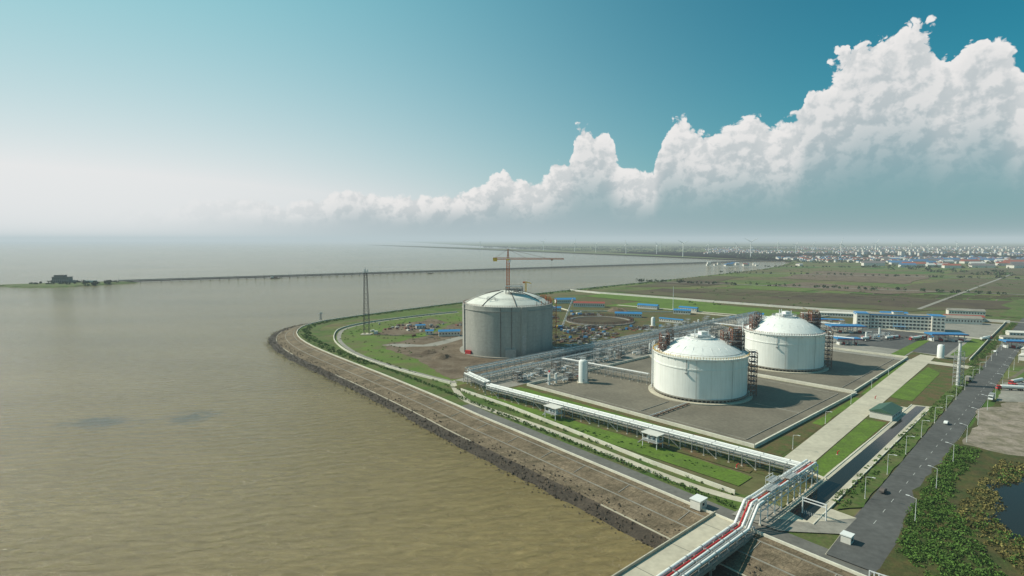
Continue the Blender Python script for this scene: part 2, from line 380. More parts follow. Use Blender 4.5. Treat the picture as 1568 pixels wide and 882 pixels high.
patch('service_lot',WP((330,-25),(620,-15),(600,110),(480,110),(340,12)),concg)
patch('service_lot',WP((340,-10),(470,-4),(465,90),(345,80)),asphalt)
patch('grass_lawn',WP((-3,-27),(-14,-35),(92,-31),(90,-21)),grass)
patch('grass_lawn',WP((-2,-4),(-2,-13),(136,-5.5),(134,-2)),browngrass,None,1.0,4)
patch('grass_lawn',WP((60,-4),(60,-9),(136,-5.5),(134,-2)),grass,None,0.6,4)
patch('grass_lawn',WP((146,-2),(146,-5),(285,4.5),(286,9)),grass)
patch('grass_lawn',WP((153,-16),(151,-29),(257,-22.5),(275,-11)),grass)
patch('grass_lawn',WP((-47,60),(-47,-15),(-34,-15),(-30,150),(-42,165)),grass,None,1)
patch('grass_lawn',WP((-12,-10),(-5,-10),(-6,160),(-20,160)),grass,None,1)
patch('brown_verge',WP((-31,-12),(-13,-12),(-20,150),(-36,150)),browngrass,None,1)
patch('grass_lawn',WP((310,14),(420,18),(420,26),(310,24)),grass)
patch('grass_lawn',WP((480,190),(560,185),(560,420),(420,430)),grass,None,3)
patch('grass_lawn',WP((345,-12),(470,-8),(470,-22),(345,-24)),grass)
patch('plant_road',WP((-6,-15),(-3,-26.5),(283,-8.5),(330,-5),(330,6),(290,6)),conc)
patch('plant_road',WP((118,-8),(120,-46),(134,-46),(132,-7)),conc)
patch('plant_road',WP((288,6),(300,6),(298,165),(288,165)),concg)
patch('plant_road',WP((290,-36),(304,-36),(302,4),(290,4)),conc)
rl=[(-75,-58),(-44,-56),(132,-48),(486,-31),(729,-19),(1500,20)]
patch('main_road',WP(*(rl+[(1500,4),(729,-36),(486,-46),(192,-59),(132,-61),(-14,-68),(-40,-78),(-75,-100)])),asphalt)
patch('gate_apron',[(80,200),(92,188),(112,186),(124,197),(118,204),(104,203),(92,210)],concg)
patch('gate_apron',[(94,197),(104,194),(124,197),(119,204),(103,203)],conc)
for a,b2 in(((-75,-58),(-44,-56)),((-14,-56),(120,-49)),((136,-48),(486,-31))):
    wall('kerb',[W(*a)[:2],W(*b2)[:2]],0.14,0.4,conc,0.1)
wall('kerb',WP((-40,-78),(-14,-68),(132,-61),(192,-59),(486,-46)),0.14,0.5,conc,0.1)
mk=MB()
for i in range(0,60):
    p=-40+i*12; q=-62+ (p+40)*0.034
    x,y,_=W(p,q); mk.box((x,y,ZL[0]+0.02),(3.5,0.16,0.012),paintm,PA+0.034)
mk.obj('road_marking')
patch('canal_bank',WP((-58,-48),(-55,-36),(142,-31),(145,-40)),conc,None,0.3)
patch('canal_water',WP((-57,-45.5),(-54.5,-38.5),(140,-33.5),(143,-38)),pond_m)
wall('canal_wall',WP((-58,-48),(145,-40.3)),0.7,0.4,dike); wall('canal_wall',WP((-50,-37),(142,-31)),0.7,0.4,dike)
patch('canal_verge',WP((-40,-49),(145,-40.5),(300,-33),(300,-39),(130,-47.5),(-30,-55)),grassd,None,0.8,4)
wall('tank_dike_wall',WP((0,0),(144,0),(144,159),(0,159),(0,0)),1.9,0.9,dike)
wall('tank_dike_wall',WP((146,2),(302,9),(300,160),(146,160),(146,2)),1.9,0.9,dike)
wall('canal_wall',WP((-6,-13),(-14,-37)),0.9,0.8,dike)
wall('perimeter_wall',WP((640,-16),(610,120),(594,252),(567,557),(575,640)),3.2,1.0,wallw)
wall('perimeter_wall',WP((560,150),(450,165),(440,300),(330,420),(380,540)),1.6,0.8,dike)
wall('perimeter_wall',WP((330,-28),(480,-20),(640,-12)),1.8,0.6,dike)
strip('plant_road',WP((655,-30),(618,252),(590,600)),-5,5,concg)
strip('plant_road',WP((470,-30),(475,180),(440,420)),-4,4,conc)
dk=MB()
for p0,q0,p1,q1 in((8,8,136,8),(136,8,136,150),(8,150,8,8),(8,72,38,72),(74,8,74,34),(74,108,74,150),(155,12,290,16),(290,16,288,150),(197,12,197,34)):
    dk.beam((*W(p0,q0)[:2],0.3),(*W(p1,q1)[:2],0.3),0.4,concg)
dk.obj('drain_kerb')
b_=MB(); b_.beam((*W(2,60)[:2],0.9),(*W(42,60)[:2],0.9),0.7,rust,8); b_.beam((*W(2,62)[:2],0.9),(*W(42,62)[:2],0.9),0.5,white_steel,8)
for i in range(8): x,y,_=W(4+i*5,61); b_.box((x,y,0.3),(0.8,3.4,0.5),conc,PA)
b_.obj('fire_water_pipe')
# fields beyond
patch('field',[(166,1061),(249,1000),(327,896),(300,870),(230,900),(130,1010)],grass,None,5,15)
patch('ploughed_field',[(200,1110),(420,860),(560,800),(780,860),(700,1000),(420,1180)],dirtd,None,15,30)
patch('ploughed_field',[(440,985),(570,850),(740,815),(850,930),(700,960),(560,1040)],dirtk,None,25,25)
patch('ploughed_field',[(240,1210),(385,1230),(640,1560),(560,1600)],dirtd,None,10,30)
patch('ploughed_field',[(560,1250),(700,1050),(860,1100),(700,1350)],dirt,None,10,30)
patch('field',[(700,800),(640,740),(760,640),(960,860),(880,1000)],grassd,None,15,40)
patch('field',[(430,1200),(560,1100),(640,1160),(540,1260)],grassp,None,15,40)
patch('ploughed_field',[(780,1180),(1000,980),(1400,1300),(1200,1500)],dirtd,None,15,40)
patch('ploughed_field',[(900,960),(980,870),(1300,1080),(1220,1160)],dirtk,None,15,40)
patch('field',[(700,1500),(900,1300),(1200,1600),(1000,1850)],dirt,None,15,40)
patch('ploughed_field',[(1250,950),(1500,800),(1900,1100),(1600,1250)],dirtd,None,15,40)
patch('field',[(1300,1700),(1700,1500),(2100,1800),(1700,2050)],dirtd,None,15,40)
patch('ploughed_field',[(330,1330),(430,1240),(520,1330),(470,1440)],dirtk,None,12,30)
patch('ploughed_field',[(260,1120),(330,1060),(380,1100),(310,1180)],dirtk,None,12,20)
b_=MB()
for i in range(14):
    x0,y0=430+i*42,1010-i*6; b_.beam((x0,y0,0.4),(x0-90,y0+95,0.4),1.6,rev2)
b_.obj('drainage_ditch')
for a,b2,w_ in(((300,1400),(1900,500),4),((640,1760),(3200,700),5),((958,2160),(5200,1500),6),((590,820),(1500,1700),3),((1250,2700),(7000,2300),8)):
    strip('rural_road',[a,b2],-w_,w_,concg)
# marsh & rubble on the right
mpoly=[(123,176),(152,208),(170,228),(246,298),(300,345),(460,470),(640,600),(700,540),(300,120),(150,60),(110,130),(106,160)]
patch('marsh_ground',mpoly,marsh,None,2)
rubp=[(219,272),(262,313),(280,331),(335,352),(330,296),(290,252),(240,250)]
patch('rubble_lot',rubp,rubble,None,4)
patch('truck_stop',[(300,345),(345,392),(380,400),(372,360),(335,340)],concg,None,2)
pond=[(166,182),(170,196),(182,204),(192,222),(206,228),(222,236),(232,226),(216,200),(196,180),(180,176)]
patch('pond_water',pond,pond_m,None,6,3)
cl=scatter([(124,175),(150,205),(170,225),(215,268),(222,262),(184,228),(166,208),(156,186),(146,160),(122,150)],1000,0.8,1.9,0.9)
leafmass('shrub_thicket',cl,leaf,70,0.42)
pin=[(p[0]*0.88+198*0.12,p[1]*0.88+206*0.12) for p in pond]
def notpond(l): return [c for c in l if not inpoly(c[0],c[1],pin)]
cl=notpond(scatter([(150,150),(160,200),(222,250),(240,248),(290,248),(290,180),(200,110)],4200,0.6,1.7,1.1))
leafmass('marsh_reeds',cl,leafb,36,0.5)
cl=notpond(scatter([(150,150),(160,200),(235,255),(290,250),(300,180),(200,110)],800,0.9,2.4,1.0,0.05,0.03))
leafmass('shrub_thicket',cl,leaf,50,0.45)
cl=scatter([(360,352),(390,395),(520,490),(640,600),(700,540),(420,330)],900,1.2,3.2,0.9,-0.1,0.02)
leafmass('shrub_thicket',cl,leaf,30,0.9)
cl=scatter([(290,248),(340,300),(345,345),(420,340),(360,220),(300,180)],700,0.8,2.0,0.9)
leafmass('shrub_thicket',cl,leaf,34,0.5)
b_=MB()
for i in range(700):
    x=R.uniform(218,336);y=R.uniform(250,350)
    if not inpoly(x,y,rubp): continue
    s_=R.uniform(0.2,0.9); b_.add([(x+R.uniform(.6,1.2)*s_*a,y+R.uniform(.6,1.2)*s_*c,0.3+R.uniform(.3,.8)*s_*d) for a,c,d in((1,0,0),(0,1,0),(-1,0,0),(0,-1,0),(0,0,1))],[(0,1,4),(1,2,4),(2,3,4),(3,0,4)],rubble)
b_.obj('rubble_stones')
hl=[]
cc=resample(coast,2.2)
for p,k in zip(cc,normals(cc)):
    if 195<p[1]:
        for o_ in(10.6,12.3,20.5):
            if R.random()<(0.85 if o_<20 else 0.4):
                r=R.uniform(0.5,1.3); hl.append((p[0]+k.x*(o_+R.uniform(-.8,.8)),p[1]+k.y*(o_+R.uniform(-.8,.8)),0.4,r,r*0.8))
leafmass('hedge',hl,leaf,40,0.35)
hl=[]; pp=resample(pen,3)
for p,k in zip(pp,normals(pp)):
    for _ in range(3):
        o_=R.uniform(4,14); r=R.uniform(0.8,1.8); hl.append((p[0]+k.x*o_,p[1]+k.y*o_,0.3,r,r*0.6))
leafmass('hedge',hl,leaf,30,0.5)
cl=[]
for i in range(320):
    p=R.uniform(-35,300); x,y,_=W(p,-46+p*0.03+R.uniform(-4.5,1.5)); r=R.uniform(0.5,1.3); cl.append((x,y,0.4,r,r))
for i in range(240):
    p=R.uniform(300,640); x,y,_=W(p,-33+(p-300)*0.04+R.uniform(-3,1.5)); r=R.uniform(0.8,2.4); cl.append((x,y,0.8,r,r))
leafmass('roadside_shrubs',cl,leaf,36,0.4)
cl=[]
for i in range(170):
    q=R.uniform(-10,150); x,y,_=W(-33+R.choice((-6,9,14))+R.uniform(-2,2)-q*0.05,q); r=R.uniform(0.3,0.9); cl.append((x,y,0.2,r,r*.7))
for i in range(200):
    x=R.uniform(-190,-60);y=R.uniform(470,760)
    if inpoly(x,y,inner+[(20,860),(60,700),(-60,560),(-40,420)]): r=R.uniform(0.5,1.6); cl.append((x,y,0.3,r,r*.7))
leafmass('low_shrubs',cl,leaf,30,0.4)
# ---------------------------------------------------------------- storage tanks
def railing(b_,r,z,n,mat,h=1.2,a0=0,a1=2*math.pi,w=0.14):
    P=[(r*math.cos(a0+(a1-a0)*i/n),r*math.sin(a0+(a1-a0)*i/n)) for i in range(n+1)]
    for i in range(n):
        b_.beam((*P[i],z),(*P[i],z+h),w,mat)
        for hh in(h,h*0.5): b_.beam((*P[i],z+hh),(*P[i+1],z+hh),w*0.8,mat)
def frame(b_,x,y,z0,z1,w,d,mat,lv=3,t=0.35,floor=None):
    C=[(x-w/2,y-d/2),(x+w/2,y-d/2),(x+w/2,y+d/2),(x-w/2,y+d/2)]
    for c in C: b_.beam((*c,z0),(*c,z1),t,mat)
    for l in range(1,lv+1):
        z=z0+(z1-z0)*l/lv; zp=z0+(z1-z0)*(l-1)/lv
        for i in range(4):
            b_.beam((*C[i],z),(*C[(i+1)%4],z),t*0.8,mat); b_.beam((*C[i],zp),(*C[(i+1)%4],z),t*0.5,mat)
            b_.beam((*C[i],z+1.1),(*C[(i+1)%4],z+1.1),t*0.35,mat)
        if floor: b_.box((x,y,z-0.1),(w*0.96,d*0.96,0.1),floor)
def dome(r,z0,h,k=14):
    Rs=(r*r+h*h)/(2*h); out=[]
    for i in range(k+1):
        x=r*(1-i/k); out.append((max(x,0.02),z0+math.sqrt(Rs*Rs-x*x)-(Rs-h)))
    return out
def white_tank(loc,Rr,Hw,Hd,seed):
    b_=MB()
    b_.lathe([(Rr+3.5,0.1),(Rr+3.5,0.7),(Rr-1,0.7)],conc)
    b_.lathe([(Rr-2,0.7),(Rr-2,2.0)],dark_steel)  # dark skirt behind the piles, its colour standing in for shade under the slab
    for i in range(72):
        t=2*math.pi*i/72; b_.beam(((Rr-0.2)*math.cos(t),(Rr-0.2)*math.sin(t),0.7),((Rr-0.2)*math.cos(t),(Rr-0.2)*math.sin(t),2.0),0.8,concg)
    b_.lathe([(Rr-2,2.0),(Rr+0.7,2.0),(Rr+0.7,2.7),(Rr,2.7)],concg)
    b_.lathe([(Rr,2.7),(Rr,Hw*0.74),(Rr+0.3,Hw*0.74),(Rr+0.3,Hw*0.765),(Rr,Hw*0.765),(Rr,Hw-0.7),(Rr+0.9,Hw-0.7),(Rr+0.9,Hw),(Rr-1.2,Hw)],tankw,128)
    b_.lathe(dome(Rr-1.2,Hw,Hd),tankw,96)
    for i in range(36):
        t=2*math.pi*i/36; b_.box(((Rr+0.35)*math.cos(t),(Rr+0.35)*math.sin(t),Hw-1.2),(0.7,0.3,0.9),white_steel,t)
    railing(b_,Rr+0.8,Hw,110,yellow if seed==1 else rust,1.3,w=0.17)
    railing(b_,Rr-3.2,Hw+0.3,60,rust,1.2,w=0.14)
    Rs=((Rr-1.2)**2+Hd**2)/(2*Hd)
    dz=lambda x:Hw+math.sqrt(max(Rs*Rs-x*x,0))-(Rs-Hd)
    for i in range(24):
        t=2*math.pi*i/24
        for x0,x1 in((Rr-1.4,Rr*0.7),(Rr*0.7,Rr*0.35)):
            b_.beam((x0*math.cos(t),x0*math.sin(t),dz(x0)+0.1),(x1*math.cos(t),x1*math.sin(t),dz(x1)+0.1),0.25,white_steel)
    b_.lathe([(9.2,dz(9.2)),(9.2,dz(9)+1.0),(8.8,dz(9)+1.0)],white_steel,32)
    b_.box((0,0,dz(0)+0.8),(10,8,1.4),white_steel,0.3); b_.box((1.5,0,dz(0)+2.4),(5,4,2.0),white,0.3)
    railing(b_,8.8,dz(9)+1.0,24,steel,1.2)
    for x,y,s_ in((-3,2,.6),(4,-3,.5),(-5,-3,.4),(0,5,.5)): b_.beam((x,y,dz(5)),(x,y,dz(0)+4.5),s_,white_steel,8)
    for y in(-1.2,1.2):
        for x0 in range(9,int(Rr)-1,3): b_.beam((x0,y,dz(x0)+1.4),(x0+3,y,dz(x0+3)+1.4),0.15,steel); b_.beam((x0,y,dz(x0)),(x0,y,dz(x0)+1.4),0.15,steel)
    rr=random.Random(seed)
    frame(b_,Rr-8.5,-5,Hw,Hw+15.5,5.5,6,rust,6,0.5,steel); frame(b_,Rr-13,0,Hw+2,Hw+13,4.5,5,rust,4,0.42,steel); frame(b_,Rr-3,2,Hw-1,Hw+12,4.5,6,dark_steel,5,0.45,steel)
    frame(b_,Rr-11,-9,Hw,Hw+8,9,4,dark_steel,3,0.36,steel)
    frame(b_,-Rr+5.5,0,Hw-1,Hw+11,5,6,rust,4,0.45,steel); frame(b_,-Rr+10.5,5,Hw,Hw+13,4,4,dark_steel,5,0.4); frame(b_,-Rr+3,-4,Hw-1,Hw+6,4,5,rust,2,0.4,steel)
    for i in range(6):
        b_.beam((Rr-9+rr.uniform(-3,3),-3+rr.uniform(-3,3),Hw),(Rr-9+rr.uniform(-3,3),-3+rr.uniform(-3,3),Hw+rr.uniform(9,15)),0.6,rr.choice((white_steel,white_steel,rust)),8)
    for i in range(4):
        x=-Rr+4+i*1.6; b_.beam((x,3,Hw),(x,3,Hw+8),0.6,white_steel,8); b_.beam((x,3,Hw+8),(x+9,0,Hw+8.5),0.5,white_steel,8)
    b_.beam((Rr-8,-4,Hw+15),(Rr-17,-4,Hw+18),0.4,yellow); b_.beam((Rr-8,4,Hw+13),(Rr-13,1,dz(13)+0.6),0.5,white_steel,8)
    frame(b_,(Rr+3)*math.cos(-0.35),(Rr+3)*math.sin(-0.35),0.7,Hw+1.2,3.6,4.5,rust,9,0.34,steel)
    for k in range(4):
        a=rad(150+k*5); b_.beam(((Rr+1.2)*math.cos(a),(Rr+1.2)*math.sin(a),1),((Rr+1.2)*math.cos(a),(Rr+1.2)*math.sin(a),Hw+4),0.8,white_steel,8)
    a=rad(236)
    b_.beam(((Rr+.4)*math.cos(a),(Rr+.4)*math.sin(a),Hw*0.66),((Rr+.4)*math.cos(a),(Rr+.4)*math.sin(a),Hw),0.3,steel); b_.box(((Rr+.7)*math.cos(a),(Rr+.7)*math.sin(a),Hw*0.66),(1.2,1.2,0.8),steel,a)
    for a in (rad(248),rad(292)):
        b_.beam(((Rr+.3)*math.cos(a),(Rr+.3)*math.sin(a),2.7),((Rr+.3)*math.cos(a),(Rr+.3)*math.sin(a),Hw),0.16,steel)
    return b_.obj('white_storage_tank',loc,0,True)
white_tank((124,370,0.1),29.3,27.5,9.5,1)
white_tank((218,452,0.1),29.3,28.5,11.5,2)
b_=MB(); Rr=41;Hw=43.5;Hd=11
b_.lathe([(Rr+3,0.1),(Rr+3,0.9),(Rr,0.9)],concg)
b_.lathe([(Rr,0.9),(Rr,Hw-4),(Rr+0.6,Hw-4),(Rr+0.6,Hw-3.4),(Rr,Hw-3.4),(Rr,Hw),(Rr-1.5,Hw),(Rr-1.5,Hw+0.01)],tankc,128)
dome_m=simple('dome_concrete',(0.62,0.62,0.56),0.18,0.05,0.8)
b_.lathe(dome(Rr-1.5,Hw-0.2,Hd,16),dome_m,96)
Rs=((Rr-1.5)**2+Hd**2)/(2*Hd); dz=lambda x:Hw-0.2+math.sqrt(max(Rs*Rs-x*x,0))-(Rs-Hd)
for i in range(4):
    t=rad(20+90*i); b_.box(((Rr+0.3)*math.cos(t),(Rr+0.3)*math.sin(t),Hw/2+0.5),(1.4,5,Hw-1),tankc,t)
for i in range(8):
    t=2*math.pi*i/8+0.2
    xs=[Rr-2-k*4 for k in range(9)]
    for x0,x1 in zip(xs[:-1],xs[1:]): b_.beam((x0*math.cos(t),x0*math.sin(t),dz(x0)+0.3),(x1*math.cos(t),x1*math.sin(t),dz(x1)+0.3),0.5,dark_steel)
railing(b_,Rr-0.8,Hw,120,rust,1.3,w=0.18)
railing(b_,Rr-12,dz(Rr-12),70,steel,1.1)
for k in range(14):
    t0=rad(-50+k*9); b_.beam(((Rr-1.6)*math.cos(t0),(Rr-1.6)*math.sin(t0),Hw),((Rr-1.6)*math.cos(t0),(Rr-1.6)*math.sin(t0),Hw+R.uniform(2.5,5)),0.4,R.choice((orange,yellow,rust)))
for t0 in(rad(-5),rad(25)):
    frame(b_,(Rr-4)*math.cos(t0),(Rr-4)*math.sin(t0),Hw,Hw+4.5,5,4,orange,2,0.35)
frame(b_,6,-14,dz(15),dz(15)+6.5,15,7,dark_steel,2,0.4); b_.box((6,-14,dz(15)+6.6),(15.5,7.5,0.25),steel)
frame(b_,6,-14,dz(15),dz(15)+3,11,5,steel,1,0.3,steel)
for i in range(7): b_.beam((-1+i*2.2,-14,dz(15)),(-1+i*2.2,-14,dz(15)+R.uniform(4,8)),0.5,white_steel,8)
frame(b_,-14,-27,dz(31),dz(31)+2.6,7,3,steel,1,0.25)
b_.box((3,-Rr-0.6,4),(9,1.6,8),steel); b_.box((14,-Rr+1.7,11),(3,1.4,16),steel,0.35)
for a in(rad(262),rad(275)): b_.beam(((Rr+.4)*math.cos(a),(Rr+.4)*math.sin(a),1),((Rr+.4)*math.cos(a),(Rr+.4)*math.sin(a),Hw),0.35,dark_steel)
frame(b_,Rr+2,6,0.9,Hw+2,4,4,orange,12,0.3)
b_.box((-34,-25,2.2),(6,2.5,3.4),red,-0.6)
for k in range(7): b_.box((-Rr*math.cos(rad(22)),-Rr*math.sin(rad(22)),6+k*5),(0.9,2.2,1.0),dark_steel,rad(22))
b_.obj('concrete_storage_tank',(-4,517,0.1),0,True)
b_=MB(); b_.lathe([(3.1,0.2),(3.1,14.5),(2.7,15.6),(1.6,16.3),(0.02,16.6)],white,32)
for i in range(4): a=i*math.pi/2; b_.beam((3.6*math.cos(a),3.6*math.sin(a),0),(2.9*math.cos(a),2.9*math.sin(a),3),0.5,steel)
b_.beam((3.3,0,0),(3.3,0,16.8),0.3,steel); railing(b_,1.8,16.3,8,steel,1.0); b_.box((0,0,0.15),(8,8,0.3),conc)
b_.obj('vertical_nitrogen_tank',(50,394,0.3),0,True)
# ---------------------------------------------------------------- tower crane
def lattice(b_,p,q,w,mat,step,t=0.18,w2=None):
    p=Vector(p);q=Vector(q);d=(q-p);L=d.length;d.normalize(); up=Vector((0,0,1)) if abs(d.z)<0.9 else Vector((1,0,0))
    a=d.cross(up).normalized();c=d.cross(a); k=max(1,int(L/step)); w2=w if w2 is None else w2
    def cor(i):
        f=i/k;ww=(w*(1-f)+w2*f)/2; P=p+d*L*f; return [P+a*ww*x+c*ww*y for x,y in((-1,-1),(1,-1),(1,1),(-1,1))]
    for i in range(k):
        A=cor(i);B=cor(i+1)
        for j in range(4):
            b_.beam(A[j],B[j],t,mat); b_.beam(A[j],B[(j+1)%4],t*0.65,mat); b_.beam(B[j],B[(j+1)%4],t*0.65,mat)
b_=MB()
lattice(b_,(0,0,0),(0,0,80),2.8,orange,3,0.5)
b_.box((0,0,0.7),(8,8,1.4),concg); b_.box((0,0,80.6),(3.2,3.2,1.4),yellow); b_.box((1.8,-1.6,79),(2,2,2.4),white_steel)
lattice(b_,(0,0,81),(0,0,91),2.0,orange,2.5,0.45,0.4)
lattice(b_,(1,0,81.5),(56,0,81.5),1.6,orange,3,0.36,1.1)
lattice(b_,(-1,0,81.5),(-15,0,81.5),1.8,orange,3,0.4)
b_.box((-13,0,80.5),(4,2.4,3.4),yellow); b_.box((44,0,80.2),(2,1.6,0.9),rust)
b_.beam((0,0,91),(38,0,82.2),0.22,rust); b_.beam((0,0,91),(18,0,82.2),0.2,rust); b_.beam((0,0,91),(-13,0,82.2),0.22,rust)
b_.beam((44,0,80),(44,0,60),0.12,dark_steel)
b_.obj('tower_crane',(-4,573,0.1),rad(-3))
b_=MB()
lattice(b_,(0,0,0),(0,0,12),1.4,yellow,2,0.35); b_.beam((0,0,12),(5,0,10.5),0.8,yellow); b_.box((-1.5,0,11.5),(2.5,1.6,1.6),orange); b_.beam((5,0,10.5),(5,0,5),0.12,dark_steel)
b_.obj('roof_derrick_crane',(13,536,49))
b_=MB()
for y in(-2.2,2.2): b_.box((0,y,0.7),(7,1,1.3),tyre)
b_.box((-0.8,0,2.4),(6,3.4,2.0),blue); b_.box((2,1.2,2.7),(1.8,1.3,2.2),glass); b_.box((-3.6,0,2.6),(1.6,3.6,2),yellow)
lattice(b_,(2,0,2),(14,0,34),1.5,white_steel,3,0.3,0.9); b_.beam((14,0,34),(-2,0,5),0.15,dark_steel); b_.beam((14,0,34),(14.5,0,8),0.14,dark_steel)
b_.obj('crawler_crane',(55,640,0.1),rad(5))
b_=MB(); lattice(b_,(0,0,0),(0,0,66),6.0,dark_steel,5.5,0.34,2.8)
b_.box((0,0,66),(5,5,0.3),steel); railing(b_,2.6,66.1,8,steel,1.2)
for i in range(3): a=i*2.1; b_.box((2.3*math.cos(a),2.3*math.sin(a),68),(0.5,0.9,3),white_steel,a)
b_.beam((0,0,66),(0,0,71.5),0.3,steel); b_.box((0,0,0.3),(11,11,0.6),conc); b_.box((9,3,1.6),(4,3,3),wallw)
b_.obj('lattice_antenna_tower',(-155,601,0.1))
b_=MB(); lattice(b_,(0,0,0),(0,0,8),2,steel,2,0.3,1.2); b_.box((0,0,8.3),(5,3,0.4),steel); b_.box((0.5,0,9.3),(2,1.6,1.6),wallw); b_.obj('navigation_beacon',(-240,708,0.2))
b_=MB()
b_.beam((0,0,0),(0,0,34),0.9,white_steel,8,0.4); b_.obj('vent_mast',W(452,330,0.1))
# ---------------------------------------------------------------- pipe racks
def rack(name,A,Bp,w=5.0,zs=(4.2,6.0),step=6.0,pipes=None,mat=steel):
    b_=MB(); A=Vector((*A[:2],0));Bp=Vector((*Bp[:2],0)); d=Bp-A;L=d.length;d.normalize();n_=Vector((-d.y,d.x,0)); k=max(1,round(L/step))
    for i in range(k+1):
        P=A+d*(L*i/k)
        for s_ in(-1,1): Q=P+n_*s_*w/2; b_.box((Q.x,Q.y,0.25),(0.9,0.9,0.5),conc,math.atan2(d.y,d.x)); b_.beam((Q.x,Q.y,0.3),(Q.x,Q.y,zs[-1]),0.34,mat)
        for z in zs: b_.beam(P-n_*w/2+Vector((0,0,z)),P+n_*w/2+Vector((0,0,z)),0.32,mat)
        if i<k and i%3==0:
            for s_ in(-1,1):
                Q=P+n_*s_*w/2;Q2=P+d*(L/k)+n_*s_*w/2; b_.beam((Q.x,Q.y,0.4),(Q2.x,Q2.y,zs[0]),0.18,mat)
    for z in zs:
        for s_ in(-1,1): b_.beam(A+n_*s_*w/2+Vector((0,0,z)),Bp+n_*s_*w/2+Vector((0,0,z)),0.28,mat)
    for (o_,z,r,mt) in pipes:
        b_.beam(A+n_*o_*w+Vector((0,0,z+r+0.16)),Bp+n_*o_*w+Vector((0,0,z+r+0.16)),2*r,mt,10)
        if r>0.35:
            for i in range(int(L/11)): P=A+d*(5+i*11)+n_*o_*w+Vector((0,0,z+r+0.16)); b_.beam(P,P+d*0.35,2*r+0.22,steel,10)
    return b_.obj(name)
pset=[(-0.38,6.0,0.5,white),(-0.12,6.0,0.34,white_steel),(0.1,6.0,0.24,steel),(0.36,6.0,0.45,white),(-0.3,4.2,0.3,white_steel),(0.0,4.2,0.25,steel),(0.3,4.2,0.3,steel)]
rack('pipe_rack',W(-22,-30),W(-34,160),5,pipes=pset)
rack('pipe_rack',W(-30,166),W(-24,196),5,pipes=pset)
rack('pipe_rack',W(-22,197),W(450,207),7,(4.5,7.0,9.0),7,[(-0.3,7,0.4,white_steel),(0.1,7,0.5,white_steel),(0.35,9,0.3,steel),(-0.1,9,0.35,white_steel),(0.2,4.5,0.3,steel)])
rack('pipe_rack',W(-22,184),W(300,190),5,(4,6.5),7,[(-0.3,6.5,0.4,white_steel),(0.2,6.5,0.3,steel),(0.0,4,0.35,white_steel)])
rack('pipe_rack',W(60,182),W(66,106),4,(5,7),7,[(-0.2,7,0.3,white_steel),(0.2,7,0.3,steel)])
rack('pipe_rack',W(205,188),W(200,102),4,(5,7),7,[(-0.2,7,0.5,white_steel),(0.2,7,0.4,white_steel)])
rack('pipe_rack',W(330,200),W(335,60),5,(4,6.5),7,[(-0.3,6.5,0.4,white_steel),(0.2,6.5,0.35,white_steel)])
rack('pipe_rack',W(430,205),W(425,90),5,(4,6.5),7,[(-0.3,6.5,0.4,white_steel),(0.2,6.5,0.35,white_steel)])
rack('pipe_rack',W(-20,-33),W(-72,-33),5,(5,8),5.5,[(-0.36,8,0.5,white),(-0.1,8,0.4,white),(0.14,8,0.3,red),(0.34,8,0.45,white),(0.2,5,0.3,steel),(-0.2,5,0.3,steel)],white_steel)
b_=MB()
for p,q in((-44,-34),(-52,-31),(-60,-34)): 
    x,y,_=W(p,q)
    b_.box((x,y,9.8),(7,3,0.2),steel,PA)
    for s_ in(-1.4,1.4):
        a=W(p-3,q+s_);c=W(p+3,q+s_); b_.beam((a[0],a[1],10.9),(c[0],c[1],10.9),0.14,white_steel)
        for t in(0,.5,1): xx=a[0]+(c[0]-a[0])*t;yy=a[1]+(c[1]-a[1])*t; b_.beam((xx,yy,8.3),(xx,yy,10.9),0.14,white_steel)
b_.obj('gantry_platform')
for q in(34,97):
    b_=MB()
    for x in(-4,4):
        for y in(-2.5,2.5): b_.beam((x,y,0),(x,y,6.8),0.3,white_steel)
    b_.box((0,0,3.2),(9,6,0.2),steel); b_.box((0,0,6.9),(9.6,6.4,0.22),wallw)
    for y in(-2.6,2.6): b_.beam((-4.2,y,4.3),(4.2,y,4.3),0.15,white_steel)
    for k in range(3): b_.box((-2.5+k*2.4,0,4.1),(1.0,1.6,1.6),white_steel)
    for k in range(8): b_.box((5+k*0.45,0,3.0-k*0.4),(0.5,1.4,0.1),steel)
    b_.obj('valve_platform',W(-33-q*0.06,q,0.15),PA+math.pi/2)
# ---------------------------------------------------------------- jetty trestle
b_=MB()
b_.prism([W(-76,-21)[:2],W(-76,-29.2)[:2],W(-420,-29.2)[:2],W(-420,-21)[:2]],-0.9,0.35,conc)
b_.prism([W(-76,-29.8)[:2],W(-76,-37)[:2],W(-420,-37)[:2],W(-420,-29.8)[:2]],-0.9,0.1,concg)
def qbox(b_,p0,p1,q0,q1,z0,z1,mat): b_.prism([W(p0,q0)[:2],W(p0,q1)[:2],W(p1,q1)[:2],W(p1,q0)[:2]][::-1] if p1>p0 else [W(p0,q0)[:2],W(p0,q1)[:2],W(p1,q1)[:2],W(p1,q0)[:2]],z0,z1,mat)
qbox(b_,-420,-76,-21,-20.6,-0.9,1.3,conc); qbox(b_,-420,-76,-29.5,-29.2,0.35,1.3,conc)
for i in range(18):
    p=-86-i*20
    for q in(-22.5,-28,-32,-35.5): x,y,_=W(p,q); b_.beam((x,y,-12),(x,y,-0.9),1.0,concg,10)
    qbox(b_,p-0.8,p+0.8,-36.8,-21.2,-2.0,-0.9,concg)
    qbox(b_,p-0.1,p+0.1,-29.0,-21.1,0.352,0.36,asphalt)
b_.obj('jetty_trestle')
b_=MB()
for i in range(58):
    p=-78-i*6
    for q in(-31,-36): x,y,_=W(p,q); b_.beam((x,y,0.1),(x,y,1.7),0.3,white_steel)
    b_.beam(W(p,-30.6,1.7),W(p,-36.4,1.7),0.3,white_steel)
